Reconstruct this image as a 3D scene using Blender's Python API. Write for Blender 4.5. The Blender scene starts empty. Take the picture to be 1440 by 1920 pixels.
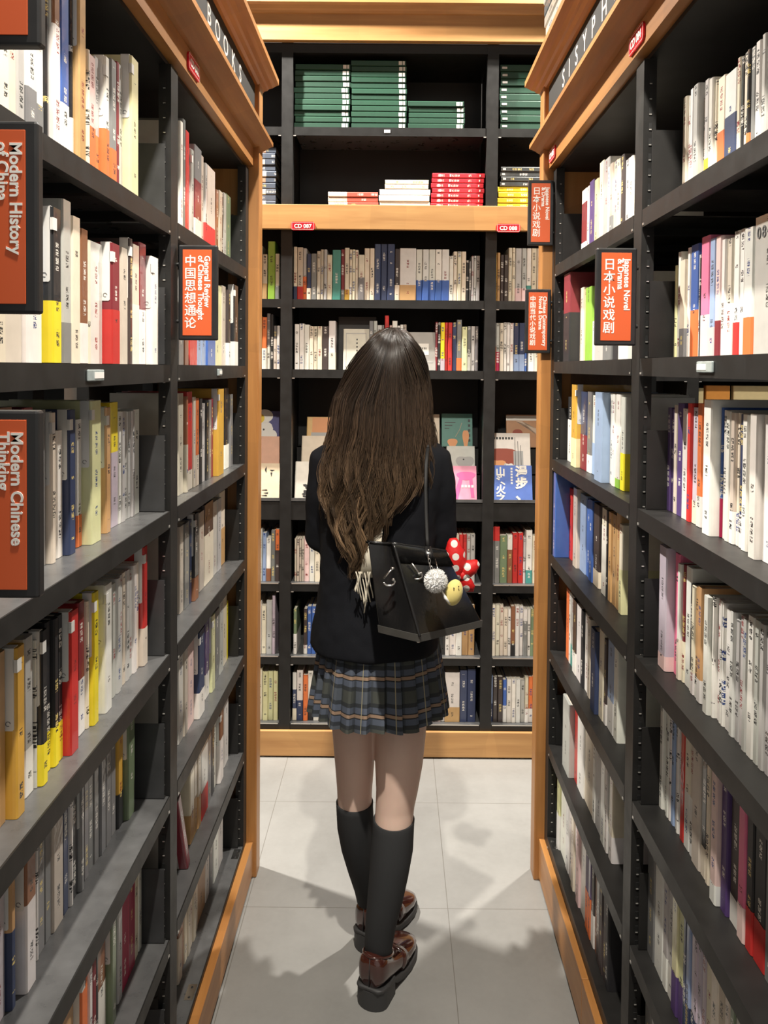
import bpy, bmesh, math, random, re
from mathutils import Vector, Matrix, noise as mnoise
import numpy as np
from math import sin, cos, pi, radians, sqrt, atan2
random.seed(7)
S = bpy.context.scene
COL = S.collection

# ------------------------------------------------------------------ camera, world, lights, exposure
F_PX, CAM_H = 1450.0, 1.55
PITCH, ROLL = radians(1.5), radians(0.5)
PPX, PPY = 741.67, 727.97
cam_d = bpy.data.cameras.new('camera')
cam = bpy.data.objects.new('camera', cam_d)
COL.objects.link(cam)
_f = Vector((0, cos(PITCH), -sin(PITCH))); _u0 = Vector((0, sin(PITCH), cos(PITCH))); _r0 = Vector((1, 0, 0))
_r = cos(ROLL)*_r0 + sin(ROLL)*_u0
_u = -sin(ROLL)*_r0 + cos(ROLL)*_u0
m = Matrix.Identity(4)
for i in range(3):
    m[i][0], m[i][1], m[i][2] = _r[i], _u[i], -_f[i]
m[2][3] = CAM_H
cam.matrix_world = m
cam_d.sensor_fit = 'VERTICAL'
cam_d.sensor_height = 36.0
cam_d.lens = F_PX/1920*36.0
cam_d.shift_x = (720-PPX)/1920
cam_d.shift_y = -(960-PPY)/1920
cam_d.clip_start = 0.05
S.camera = cam

S.view_settings.view_transform = 'Standard'
S.view_settings.look = 'None'
S.view_settings.gamma = 1.0
S.view_settings.use_curve_mapping = False
S.view_settings.exposure = 0.0
S.cycles.use_denoising = True
S.cycles.max_bounces = 6
S.cycles.diffuse_bounces = 3
S.cycles.glossy_bounces = 3
S.cycles.transmission_bounces = 2
S.cycles.caustics_reflective = False
S.cycles.caustics_refractive = False
S.cycles.sample_clamp_indirect = 4.0

W = bpy.data.worlds.new('shop_ambience'); S.world = W
W.use_nodes = True
W.node_tree.nodes['Background'].inputs[0].default_value = (1.0, 0.95, 0.88, 1)
W.node_tree.nodes['Background'].inputs[1].default_value = 0.46

def spot(name, loc, target, power, size=0.04, angle=100, blend=0.5, col=(1, 0.93, 0.82)):
    d = bpy.data.lights.new(name, 'SPOT'); o = bpy.data.objects.new(name, d); COL.objects.link(o)
    d.energy = power; d.shadow_soft_size = size; d.spot_size = radians(angle); d.spot_blend = blend; d.color = col
    o.location = loc
    o.rotation_euler = (Vector(target)-Vector(loc)).to_track_quat('-Z', 'Y').to_euler()
    return o
WARM = (1, 0.93, 0.82)
spot('ceiling_spot_aisle', (-0.04, 0.60, 3.25), (-0.02, 1.25, 0.8), 370, 0.03, 100, 0.6, WARM)
spot('ceiling_spot_crossing_left', (-1.12, 2.70, 3.60), (-0.1, 2.75, 0.6), 740, 0.03, 110, 0.6, (1, 0.94, 0.85))
spot('ceiling_spot_crossing_right', (0.86, 2.80, 3.60), (0.1, 2.72, 0.6), 430, 0.03, 110, 0.6, (1, 0.94, 0.85))
spot('added_spot_right', (1.70, 1.9, 3.2), (1.4, 2.8, 0.9), 130, 0.05, 110, 0.6, WARM)  # added spot that brightens the right part of the end case
_al = bpy.data.lights.new('ambient_fill', 'AREA'); _ao = bpy.data.objects.new('ambient_fill', _al); COL.objects.link(_ao)
_al.shape = 'RECTANGLE'; _al.size = 1.6; _al.size_y = 2.2; _al.energy = 20; _al.color = (1, 0.93, 0.82)
_ao.location = (0, 0.1, 3.3); _ao.rotation_euler = (0, 0, 0)  # soft area fill added under the ceiling for overall ambience

# pixel -> point on a plane (px in the 1440x1920 frame)
def ray(px, py): return _f + _r*((px-PPX)/F_PX) - _u*((py-PPY)/F_PX)
CAM = Vector((0, 0, CAM_H))
def onX(px, py, X): d = ray(px, py); return CAM + d*(X/d.x)
def onY(px, py, Y): d = ray(px, py); return CAM + d*(Y/d.y)
def onZ(px, py, Z): d = ray(px, py); return CAM + d*((Z-CAM_H)/d.z)

# ------------------------------------------------------------------ materials
MATS = {}
def srgb(c): return tuple(((x/12.92) if x <= 0.04045 else ((x+0.055)/1.055)**2.4) for x in c)
def nodes_of(name):
    mt = bpy.data.materials.new(name); mt.use_nodes = True
    nt = mt.node_tree; b = nt.nodes['Principled BSDF']
    return mt, nt, b
def N(nt, t, **kw):
    n = nt.nodes.new(t)
    for k, v in kw.items(): setattr(n, k, v)
    return n
def mix(nt, fac, a, b):
    n = N(nt, 'ShaderNodeMix', data_type='RGBA')
    if hasattr(fac, 'links'): nt.links.new(fac, n.inputs[0])
    else: n.inputs[0].default_value = fac
    for i, v in ((6, a), (7, b)):
        if hasattr(v, 'links'): nt.links.new(v, n.inputs[i])
        else: n.inputs[i].default_value = (*v, 1)
    return n.outputs[2]
def math_(nt, op, a, b=None, c=None):
    n = N(nt, 'ShaderNodeMath', operation=op)
    for i, v in enumerate((a, b, c)):
        if v is None: continue
        if hasattr(v, 'links'): nt.links.new(v, n.inputs[i])
        else: n.inputs[i].default_value = v
    return n.outputs[0]
def plain(name, rgb, rough=0.6, metal=0.0, var=0.12, scale=18, spec=0.5, coat=0.0, bump=0.0, bscale=200, stretch=None, sheen=0):
    """a surface of one colour with slight uneven wear"""
    if name in MATS: return MATS[name]
    mt, nt, b = nodes_of(name)
    tc = N(nt, 'ShaderNodeTexCoord'); mp = N(nt, 'ShaderNodeMapping')
    nt.links.new(tc.outputs['Object'], mp.inputs[0])
    if stretch: mp.inputs['Scale'].default_value = stretch
    no = N(nt, 'ShaderNodeTexNoise'); no.inputs['Scale'].default_value = scale; no.inputs['Detail'].default_value = 3
    nt.links.new(mp.outputs[0], no.inputs[0])
    lo = tuple(max(0, x*(1-var)) for x in rgb); hi = tuple(min(1, x*(1+var)) for x in rgb)
    nt.links.new(mix(nt, no.outputs[0], lo, hi), b.inputs['Base Color'])
    r = math_(nt, 'MULTIPLY_ADD', no.outputs[0], 0.2, rough-0.1); nt.links.new(r, b.inputs['Roughness'])
    b.inputs['Metallic'].default_value = metal
    b.inputs['Specular IOR Level'].default_value = spec
    b.inputs['Coat Weight'].default_value = coat
    if sheen:
        b.inputs['Sheen Weight'].default_value = sheen
    if bump:
        n2 = N(nt, 'ShaderNodeTexNoise'); n2.inputs['Scale'].default_value = bscale
        nt.links.new(mp.outputs[0], n2.inputs[0])
        bp = N(nt, 'ShaderNodeBump'); bp.inputs['Strength'].default_value = bump; bp.inputs['Distance'].default_value = 0.002
        nt.links.new(n2.outputs[0], bp.inputs['Height']); nt.links.new(bp.outputs[0], b.inputs['Normal'])
    MATS[name] = mt
    return mt

def wood(name, axis, c1=(0.36, 0.150, 0.040), c2=(0.52, 0.245, 0.075), rough=0.42):
    mt, nt, b = nodes_of(name)
    tc = N(nt, 'ShaderNodeTexCoord'); mp = N(nt, 'ShaderNodeMapping')
    nt.links.new(tc.outputs['Object'], mp.inputs[0])
    sc = [9, 9, 9]; sc[axis] = 0.8
    mp.inputs['Scale'].default_value = sc
    no = N(nt, 'ShaderNodeTexNoise'); no.inputs['Scale'].default_value = 3.0; no.inputs['Detail'].default_value = 6; no.inputs['Distortion'].default_value = 0.6
    nt.links.new(mp.outputs[0], no.inputs[0])
    mp2 = N(nt, 'ShaderNodeMapping'); nt.links.new(tc.outputs['Object'], mp2.inputs[0])
    sc2 = [160, 160, 160]; sc2[axis] = 4; mp2.inputs['Scale'].default_value = sc2
    no2 = N(nt, 'ShaderNodeTexNoise'); no2.inputs['Scale'].default_value = 1.0; no2.inputs['Detail'].default_value = 3
    nt.links.new(mp2.outputs[0], no2.inputs[0])
    mp3 = N(nt, 'ShaderNodeMapping'); nt.links.new(tc.outputs['Object'], mp3.inputs[0])
    sc3 = [1.2]*3; sc3[axis] = 5.5; mp3.inputs['Scale'].default_value = sc3
    wv = N(nt, 'ShaderNodeTexVoronoi'); wv.inputs['Scale'].default_value = 1.0; nt.links.new(mp3.outputs[0], wv.inputs[0])
    rp = N(nt, 'ShaderNodeValToRGB'); rp.color_ramp.elements[0].position = 0.32; rp.color_ramp.elements[1].position = 0.68
    nt.links.new(no.outputs[0], rp.inputs[0])
    base = mix(nt, rp.outputs[0], c1, c2)
    base = mix(nt, math_(nt, 'MULTIPLY', no2.outputs[0], 0.35), base, tuple(x*0.72 for x in c1))
    tint = N(nt, 'ShaderNodeMix', data_type='RGBA', blend_type='MULTIPLY'); tint.inputs[0].default_value = 0.35
    bw = N(nt, 'ShaderNodeMapRange'); nt.links.new(wv.outputs['Color'], bw.inputs[0]); bw.inputs[3].default_value = 0.75; bw.inputs[4].default_value = 1.2
    nt.links.new(base, tint.inputs[6]); nt.links.new(bw.outputs[0], tint.inputs[7])
    # small knots
    vk = N(nt, 'ShaderNodeTexVoronoi'); vk.inputs['Scale'].default_value = 5.0; nt.links.new(tc.outputs['Object'], vk.inputs[0])
    kn = math_(nt, 'LESS_THAN', vk.outputs['Distance'], 0.028)
    nt.links.new(mix(nt, math_(nt, 'MULTIPLY', kn, 0.7), tint.outputs[2], (0.09, 0.04, 0.015)), b.inputs['Base Color'])
    b.inputs['Roughness'].default_value = rough
    b.inputs['Coat Weight'].default_value = 0.15; b.inputs['Coat Roughness'].default_value = 0.3
    MATS[name] = mt
    return mt

WOODX = wood('pine_grain_across', 0, (0.44, 0.22, 0.075), (0.60, 0.335, 0.125))
WOODY = wood('pine_grain_along', 1)
WOODZ = wood('pine_grain_upright', 2)
WOODD = wood('dark_stained_wood', 2, (0.10, 0.05, 0.022), (0.16, 0.085, 0.04), 0.5)
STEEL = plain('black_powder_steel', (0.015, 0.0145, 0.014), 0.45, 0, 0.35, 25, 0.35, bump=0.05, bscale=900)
STEELG = plain('glare_grey_steel', (0.11, 0.111, 0.113), 0.30, 0.25, 0.35, 30, 0.5, bump=0.06, bscale=300)  # steel lightened to paint in lamp glare on shelf tops
STEELD = plain('dark_back_panel', (0.006, 0.006, 0.006), 0.6, 0, 0.2, 10)
METAL_GLINT = plain('bare_metal_and_edge_glint', (0.7, 0.68, 0.64), 0.3, 0.7)  # bare metal of hooks; also paints lit slot edges and shelf lips
BLACKP = plain('black_plastic', (0.015, 0.015, 0.016), 0.4, 0, 0.2, 40)
LETTER = plain('white_letter_paint', (0.85, 0.83, 0.78), 0.5, 0, 0.03)
BOARD = plain('dark_letter_board', (0.012, 0.011, 0.009), 0.7, 0, 0.25, 8)
ORANGE = plain('orange_sign_print', (0.60, 0.100, 0.026), 0.45, 0, 0.05, 4)
REDTAG = plain('red_enamel_tag', (0.72, 0.012, 0.03), 0.25, 0, 0.05)
CHROME = plain('polished_metal', (0.75, 0.74, 0.72), 0.18, 1.0, 0.05)
CLEAR = plain('clear_label_sleeve', (0.40, 0.46, 0.46), 0.12, 0.2, 0.4, 60)
PAPER = plain('white_label_paper', (0.74, 0.73, 0.70), 0.55, 0, 0.05)

def cover_material(name, rough, coat):
    """printed covers: the cover colour and the ink colour are stored on each book; the title marks run down the spine"""
    mt, nt, b = nodes_of(name)
    ac = N(nt, 'ShaderNodeVertexColor', layer_name='Cover'); ai = N(nt, 'ShaderNodeVertexColor', layer_name='Ink')
    uv = N(nt, 'ShaderNodeUVMap', uv_map='Spine')
    sp = N(nt, 'ShaderNodeSeparateXYZ'); nt.links.new(uv.outputs[0], sp.inputs[0])
    u, v = sp.outputs[0], sp.outputs[1]
    seed = math_(nt, 'MULTIPLY', ai.outputs['Alpha'], 91.7)
    # title segments down the spine (1-d noise)
    n1 = N(nt, 'ShaderNodeTexNoise', noise_dimensions='1D'); n1.inputs['Scale'].default_value = 1.0; n1.inputs['Detail'].default_value = 0
    nt.links.new(math_(nt, 'MULTIPLY_ADD', v, 21.0, seed), n1.inputs['W'])
    seg = math_(nt, 'GREATER_THAN', n1.outputs[0], 0.56)
    cell = math_(nt, 'LESS_THAN', math_(nt, 'FRACT', math_(nt, 'MULTIPLY', v, 92.0)), 0.78)
    mid = math_(nt, 'LESS_THAN', math_(nt, 'ABSOLUTE', u), 0.0042)
    inr = math_(nt, 'MULTIPLY', math_(nt, 'GREATER_THAN', v, 0.02), math_(nt, 'LESS_THAN', v, 0.195))
    cx = N(nt, 'ShaderNodeCombineXYZ'); nt.links.new(u, cx.inputs[0]); nt.links.new(v, cx.inputs[1]); nt.links.new(seed, cx.inputs[2])
    n2 = N(nt, 'ShaderNodeTexNoise'); n2.inputs['Scale'].default_value = 520; n2.inputs['Detail'].default_value = 0
    nt.links.new(cx.outputs[0], n2.inputs[0])
    gl = math_(nt, 'GREATER_THAN', n2.outputs[0], 0.46)
    k = seg
    for o in (cell, mid, inr, gl): k = math_(nt, 'MULTIPLY', k, o)
    # soft mottled picture on some covers
    tc = N(nt, 'ShaderNodeTexCoord')
    n3 = N(nt, 'ShaderNodeTexNoise'); n3.inputs['Scale'].default_value = 35; nt.links.new(tc.outputs['Object'], n3.inputs[0])
    bw = math_(nt, 'MULTIPLY_ADD', n3.outputs[0], 0.24, 0.88)
    hs = N(nt, 'ShaderNodeMix', data_type='RGBA', blend_type='MULTIPLY'); hs.inputs[0].default_value = 1.0
    nt.links.new(ac.outputs[0], hs.inputs[6]); nt.links.new(bw, hs.inputs[7])
    nt.links.new(mix(nt, k, hs.outputs[2], ai.outputs[0]), b.inputs['Base Color'])
    b.inputs['Roughness'].default_value = rough
    b.inputs['Coat Weight'].default_value = coat; b.inputs['Coat Roughness'].default_value = 0.08
    if coat > 0.3:
        n4 = N(nt, 'ShaderNodeTexNoise'); n4.inputs['Scale'].default_value = 60; nt.links.new(tc.outputs['Object'], n4.inputs[0])
        bp = N(nt, 'ShaderNodeBump'); bp.inputs['Strength'].default_value = 0.25; bp.inputs['Distance'].default_value = 0.003
        nt.links.new(n4.outputs[0], bp.inputs['Height']); nt.links.new(bp.outputs[0], b.inputs['Coat Normal'])
    return mt
COVER = cover_material('printed_cover', 0.5, 0.0)
COVERG = cover_material('film_wrapped_cover', 0.4, 0.6)
PAGES = plain('page_block', (0.72, 0.66, 0.55), 0.8, 0, 0.12, 300, stretch=(1, 1, 0.02))

# ------------------------------------------------------------------ mesh helpers
class MB:
    def __init__(s): s.v, s.f, s.mi, s.mats = [], [], [], []
    def m(s, mat):
        if mat not in s.mats: s.mats.append(mat)
        return s.mats.index(mat)
    def add(s, vs, fs, mat):
        b = len(s.v); k = s.m(mat); s.v += [tuple(v) for v in vs]
        for f in fs: s.f.append(tuple(i+b for i in f)); s.mi.append(k)
    def box(s, lo, hi, mat, bev=0.0):
        x0, y0, z0 = lo; x1, y1, z1 = hi
        if x0 > x1: x0, x1 = x1, x0
        if y0 > y1: y0, y1 = y1, y0
        if z0 > z1: z0, z1 = z1, z0
        if bev:
            bm = bmesh.new(); bmesh.ops.create_cube(bm, size=1)
            for v in bm.verts: v.co = Vector(((x0+x1)/2+v.co.x*(x1-x0), (y0+y1)/2+v.co.y*(y1-y0), (z0+z1)/2+v.co.z*(z1-z0)))
            bmesh.ops.bevel(bm, geom=bm.edges[:], offset=bev, segments=2, affect='EDGES', profile=0.5)
            bm.verts.index_update(); s.add([v.co.copy() for v in bm.verts], [[v.index for v in f.verts] for f in bm.faces], mat); bm.free(); return
        vs = [(x, y, z) for x in (x0, x1) for y in (y0, y1) for z in (z0, z1)]
        s.add(vs, [(0, 1, 3, 2), (4, 6, 7, 5), (0, 4, 5, 1), (2, 3, 7, 6), (0, 2, 6, 4), (1, 5, 7, 3)], mat)
    def prism(s, pts, a0, a1, axis, mat):
        """2-d outline pushed along an axis (0=x: pts are (y,z); 1=y: (x,z); 2=z: (x,y))"""
        n = len(pts)
        def P(p, a): return (a, p[0], p[1]) if axis == 0 else ((p[0], a, p[1]) if axis == 1 else (p[0], p[1], a))
        vs = [P(p, a0) for p in pts] + [P(p, a1) for p in pts]
        fs = [(i, (i+1) % n, n+(i+1) % n, n+i) for i in range(n)] + [tuple(range(n))[::-1], tuple(range(n, 2*n))]
        s.add(vs, fs, mat)
    def tube(s, pts, rad, mat, n=8, caps=True):
        pts = [Vector(p) for p in pts]; rs = rad if hasattr(rad, '__len__') else [rad]*len(pts)
        vs, fs = [], []
        ref = None
        for i, p in enumerate(pts):
            d = (pts[min(i+1, len(pts)-1)]-pts[max(i-1, 0)]).normalized()
            if ref is None: ref = d.orthogonal().normalized()
            ref = (ref - d*ref.dot(d)); ref = ref.normalized() if ref.length > 1e-6 else d.orthogonal().normalized()
            b = d.cross(ref)
            for k in range(n): vs.append(p + (ref*cos(2*pi*k/n) + b*sin(2*pi*k/n))*rs[i])
        for i in range(len(pts)-1):
            for k in range(n): fs.append((i*n+k, i*n+(k+1) % n, (i+1)*n+(k+1) % n, (i+1)*n+k))
        if caps: fs += [tuple(range(n))[::-1], tuple(range((len(pts)-1)*n, len(pts)*n))]
        s.add(vs, fs, mat)
    def ball(s, c, r, mat, seg=16, rings=10, rot=None):
        r = r if hasattr(r, '__len__') else (r, r, r); c = Vector(c); vs, fs = [], []
        for i in range(rings+1):
            t = pi*i/rings
            for k in range(seg):
                a = 2*pi*k/seg; p = Vector((r[0]*sin(t)*cos(a), r[1]*sin(t)*sin(a), r[2]*cos(t)))
                if rot: p = rot @ p
                vs.append(c+p)
        for i in range(rings):
            for k in range(seg): fs.append((i*seg+k, (i+1)*seg+k, (i+1)*seg+(k+1) % seg, i*seg+(k+1) % seg))
        s.add(vs, fs, mat)
    def loft(s, rings, mat, n=24, caps=True, expo=2.0):
        """rings: (centre, rx, ry[, dir_x, dir_y]) stacked into a closed skin"""
        vs, fs = [], []
        for rg in rings:
            c = Vector(rg[0]); dx = Vector(rg[3]) if len(rg) > 3 else Vector((1, 0, 0)); dy = Vector(rg[4]) if len(rg) > 4 else Vector((0, 1, 0))
            for k in range(n):
                a = 2*pi*k/n; ca, sa = cos(a), sin(a)
                ca = math.copysign(abs(ca)**(2/expo), ca); sa = math.copysign(abs(sa)**(2/expo), sa)
                vs.append(c + dx*(rg[1]*ca) + dy*(rg[2]*sa))
        for i in range(len(rings)-1):
            for k in range(n): fs.append((i*n+k, i*n+(k+1) % n, (i+1)*n+(k+1) % n, (i+1)*n+k))
        if caps: fs += [tuple(range(n))[::-1], tuple(range((len(rings)-1)*n, len(rings)*n))]
        s.add(vs, fs, mat)
    def build(s, name, parent=None, smooth=False, origin=None):
        me = bpy.data.meshes.new(name)
        vs = s.v
        if origin is not None: vs = [(v[0]-origin[0], v[1]-origin[1], v[2]-origin[2]) for v in vs]
        me.from_pydata(vs, [], s.f)
        for mt in s.mats: me.materials.append(mt)
        me.polygons.foreach_set('material_index', s.mi)
        if smooth: me.polygons.foreach_set('use_smooth', [True]*len(s.f))
        me.update()
        bm = bmesh.new(); bm.from_mesh(me); bmesh.ops.recalc_face_normals(bm, faces=bm.faces[:]); bm.to_mesh(me); bm.free()
        o = bpy.data.objects.new(name, me); COL.objects.link(o)
        if origin is not None: o.location = origin
        if parent: o.parent = parent
        return o
def tag(o, label=None, cat=None, group=None, kind=None):
    for k, v in (('label', label), ('category', cat), ('group', group), ('kind', kind)):
        if v: o[k] = v
    return o
def empty(name, loc=(0, 0, 0), label=None, cat=None, group=None):
    o = bpy.data.objects.new(name, None); COL.objects.link(o); o.location = loc; o.empty_display_size = 0.05
    return tag(o, label, cat, group)
def smooth_by_angle(o, deg=40):
    me = o.data; me.polygons.foreach_set('use_smooth', [True]*len(me.polygons))
    bm = bmesh.new(); bm.from_mesh(me)
    for e in bm.edges:
        if len(e.link_faces) == 2 and e.calc_face_angle(0) > radians(deg): e.smooth = False
    bm.to_mesh(me); bm.free()
def text_mesh(body, size, bold=0.0, depth=0.0004, mat=LETTER, spacing=1.0, align='LEFT'):
    """lettering as a flat mesh in its own x (reading direction) / y (up) plane"""
    c = bpy.data.curves.new('lettering', 'FONT'); c.body = body; c.size = size; c.offset = bold; c.extrude = depth
    c.space_character = spacing; c.align_x = align; c.resolution_u = 3
    o = bpy.data.objects.new('lettering', c); COL.objects.link(o)
    dg = bpy.context.evaluated_depsgraph_get(); dg.update()
    me = bpy.data.meshes.new_from_object(o.evaluated_get(dg))
    bpy.data.objects.remove(o); bpy.data.curves.remove(c)
    vs = [v.co.copy() for v in me.vertices]; fs = [tuple(p.vertices) for p in me.polygons]
    bpy.data.meshes.remove(me)
    return vs, fs
def put_text(mb, body, size, origin, xdir, ydir, bold=0.0, mat=LETTER, align='LEFT', spacing=1.0, fit=None):
    vs, fs = text_mesh(body, size, bold, mat=mat, align=align, spacing=spacing)
    if not vs: return
    if fit:
        w = max(v.x for v in vs)-min(v.x for v in vs)
        k = fit/w if w > 0 else 1
        for v in vs: v.x *= k
    xd, yd = Vector(xdir).normalized(), Vector(ydir).normalized(); zd = xd.cross(yd); o = Vector(origin)
    mb.add([o + xd*v.x + yd*v.y + zd*v.z for v in vs], fs, mat)

# ------------------------------------------------------------------ setting
XL, XR = -0.44, 0.462            # shelf fronts of the two long cases
LZ = [1.838, 1.552, 1.265, 0.982, 0.698, 0.408, 0.125]
RZ = [1.852, 1.572, 1.287, 1.006, 0.722, 0.440, 0.162]
YE = 2.306                        # near face of the wooden end panels
YB = 3.06                         # front of the case at the end
def floor_material():
    mt, nt, b = nodes_of('grey_stone_tile')
    tc = N(nt, 'ShaderNodeTexCoord')
    mp = N(nt, 'ShaderNodeMapping'); nt.links.new(tc.outputs['Object'], mp.inputs[0]); mp.inputs['Location'].default_value = (0.415, -0.02, 0)
    br = N(nt, 'ShaderNodeTexBrick'); br.offset = 0; br.inputs['Scale'].default_value = 1.0
    br.inputs['Brick Width'].default_value = 0.578; br.inputs['Row Height'].default_value = 0.54; br.inputs['Mortar Size'].default_value = 0.0011; br.inputs['Mortar Smooth'].default_value = 0.2
    nt.links.new(mp.outputs[0], br.inputs[0])
    n1 = N(nt, 'ShaderNodeTexNoise'); n1.inputs['Scale'].default_value = 3.2; n1.inputs['Detail'].default_value = 7; n1.inputs['Roughness'].default_value = 0.65
    nt.links.new(tc.outputs['Object'], n1.inputs[0])
    n2 = N(nt, 'ShaderNodeTexNoise'); n2.inputs['Scale'].default_value = 60; n2.inputs['Detail'].default_value = 4; nt.links.new(tc.outputs['Object'], n2.inputs[0])
    c = mix(nt, n1.outputs[0], (0.165, 0.163, 0.154), (0.355, 0.351, 0.338))
    c = mix(nt, math_(nt, 'MULTIPLY', n2.outputs[0], 0.5), c, (0.315, 0.311, 0.298))
    nt.links.new(mix(nt, br.outputs['Fac'], c, (0.16, 0.15, 0.135)), b.inputs['Base Color'])
    nt.links.new(math_(nt, 'MULTIPLY_ADD', n1.outputs[0], 0.3, 0.32), b.inputs['Roughness'])
    bp = N(nt, 'ShaderNodeBump'); bp.inputs['Strength'].default_value = 0.12; bp.inputs['Distance'].default_value = 0.003
    nt.links.new(n2.outputs[0], bp.inputs['Height']); nt.links.new(bp.outputs[0], b.inputs['Normal'])
    return mt
FLOOR = floor_material()
b = MB(); b.box((-3.0, -2.6, -0.06), (3.0, 3.62, 0), FLOOR); tag(b.build('floor'), kind='structure')
CEIL = plain('black_painted_ceiling', (0.010, 0.010, 0.010), 0.9)
b = MB(); b.box((-3.0, -2.6, 4.45), (3.0, 3.62, 4.55), CEIL); tag(b.build('ceiling'), kind='structure')
WALLM = plain('dark_wall_paint', (0.035, 0.032, 0.03), 0.8)
b = MB(); b.box((-3.0, 3.5, 0), (3.0, 3.62, 4.45), WALLM); tag(b.build('wall_back'), kind='structure')
b = MB(); b.box((-3.12, -2.6, 0), (-3.0, 3.62, 4.45), WALLM); tag(b.build('wall_left'), kind='structure')
b = MB(); b.box((3.0, -2.6, 0), (3.12, 3.62, 4.45), WALLM); tag(b.build('wall_right'), kind='structure')

# ------------------------------------------------------------------ long bookcases left and right of the aisle
def long_case(side):
    s = -1 if side == 'L' else 1
    X0 = XL if side == 'L' else XR
    ZS = LZ if side == 'L' else RZ
    off = 0.0 if side == 'L' else 0.022
    ya, yb = (1.513, 1.560) if side == 'L' else (1.468, 1.515)
    DEP = 0.30
    X1 = X0 + s*DEP
    def X(d): return X0 + s*d           # d = depth behind the shelf fronts
    y0 = 0.66
    root = empty('bookcase', (X0, 1.5, 0),
        'black steel bookcase with pine trim lettered BOOKS' if side == 'L' else 'black steel bookcase with pine trim lettered S I S Y P H E',
        'bookcase', 'bookcases lining the aisle')
    def part(name, mb, parent=root, smooth=False, label=None):
        o = mb.build(name, None, smooth); o.parent = parent
        base = Vector((X0, 1.5, 0)) if parent is root else Vector((0, 0, 0))
        if parent is root: o.location = -base
        if label: o['label'] = label
        return o
    # shelves: folded steel trays, one object for each
    bays = [(y0, ya-0.003), (yb+0.003, YE-0.045)]
    for bi, (q0, q1) in enumerate(bays):
        for zi, z in enumerate(ZS):
            b = MB()
            b.box((X(0.0), q0, z-0.033), (X(0.0025), q1, z), STEEL)
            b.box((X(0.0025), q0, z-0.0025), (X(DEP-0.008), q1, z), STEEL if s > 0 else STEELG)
            b.box((X(0.0025), q0, z-0.033), (X(0.018), q1, z-0.031), STEEL)
            b.box((X(DEP-0.008), q0, z-0.033), (X(DEP-0.005), q1, z), STEEL)
            for yy in np.arange(q0+0.12, q1-0.05, 0.22):
                b.box((X(0.02), yy, z-0.018), (X(DEP-0.01), yy+0.02, z-0.0025), STEEL)
            sh = part('shelf', b)
            for yy in (q0+0.004, q1-0.010):          # hook brackets seen as bright specks at the shelf ends
                h = MB(); h.box((X(-0.0012), yy, z-0.030), (X(0.003), yy+0.006, z-0.026), METAL_GLINT)
                part('shelf_hook', h, sh)
            if zi == 1:
                pxs = (178, 686) if (side == 'L' and bi == 0) else (411, 697) if side == 'L' else (1323, 684) if bi == 0 else (1108, 690)
                if side == 'R' and bi == 1: continue
                c = onX(pxs[0], pxs[1]+12, X0 - s*0.001); w = 0.029 if bi == 0 else 0.02
                h = MB(); h.box((X(-0.004), c.y-w, z-0.025), (X(0), c.y+w, z-0.008), CLEAR, 0.0015); h.box((X(-0.0046), c.y-w*0.3, z-0.021), (X(-0.004), c.y+w*0.9, z-0.012), PAPER)
                part('label_holder', h, sh)
    # back sheets; a gap under the eye-level shelf looks through to the next aisle
    edges = [0.0] + sorted(ZS) + [2.13]
    for (q0, q1) in bays:
        b = MB()
        for k in range(len(edges)-1):
            za, zb = edges[k], edges[k+1]
            if abs(za-ZS[2]) < 1e-6: zb = za+0.150
            b.box((X(DEP-0.004), q0-0.003, za), (X(DEP), q1+0.003, zb), STEELD)
        part('back_sheet', b)
    # roof sheet
    b = MB(); b.box((X(0.01), y0, 2.135), (X(DEP), YE, 2.150), STEELD); part('roof_sheet', b)
    for yy, pz in ((1.30, 2.08), (2.08, 2.08)):
        pass
    # uprights with their front flange and the slotted strip facing the camera
    for (q0, q1, nm) in ((ya, yb, 0), (YE-0.045, YE-0.002, 1), (y0-0.05, y0-0.003, 2)):
        b = MB()
        b.box((X(0.0), q0, 0.02), (X(0.024), q1, 2.135), STEEL)
        b.box((X(DEP-0.03), q0, 0.02), (X(DEP), q1, 2.135), STEEL)
        up = part('upright', b)
        st = MB()
        for z in np.arange(0.12, 2.1, 0.0285):
            yy = q0-0.0006
            st.box((X(0.010), yy-0.0006, z), (X(0.016), yy+0.0008, z+0.014), STEELD)
            st.box((X(0.0105), yy-0.0012, z+0.0005), (X(0.0150), yy-0.0004, z+0.0025), METAL_GLINT)  # pale bar paints the lit edge of each slot
        part('slotted_strip', st, up)
    # wooden end panel at the far end
    b = MB(); b.box((X0 + s*(-0.031), YE, 0), (X0+s*0.315, YE+0.058, 2.40), WOODZ, 0.004); part('end_panel', b)
    b = MB(); b.box((X(0.06), YE-0.006, 0.15), (X(DEP-0.03), YE-0.001, 1.99), WOODD); b.box((X(0.045), YE-0.009, 1.98), (X(DEP-0.02), YE-0.001, 2.0), WOODD); part('inner_panel', b)
    # plinth board along the floor
    zt = 0.112 if side == 'L' else 0.130
    pf = 0.020 if side == 'L' else 0.016
    for (q0, q1) in ((0.5, 1.765), (1.766, YE)) if side == 'R' else ((0.5, YE),):
        b = MB(); b.box((X(-pf), q0, 0.012), (X(0.004), q1, zt), WOODY, 0.002); part('plinth_board', b)
    b = MB(); b.box((X(-pf+0.006), 0.5, 0), (X(0.0), YE, 0.012), STEELD); part('plinth_foot', b)
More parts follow.
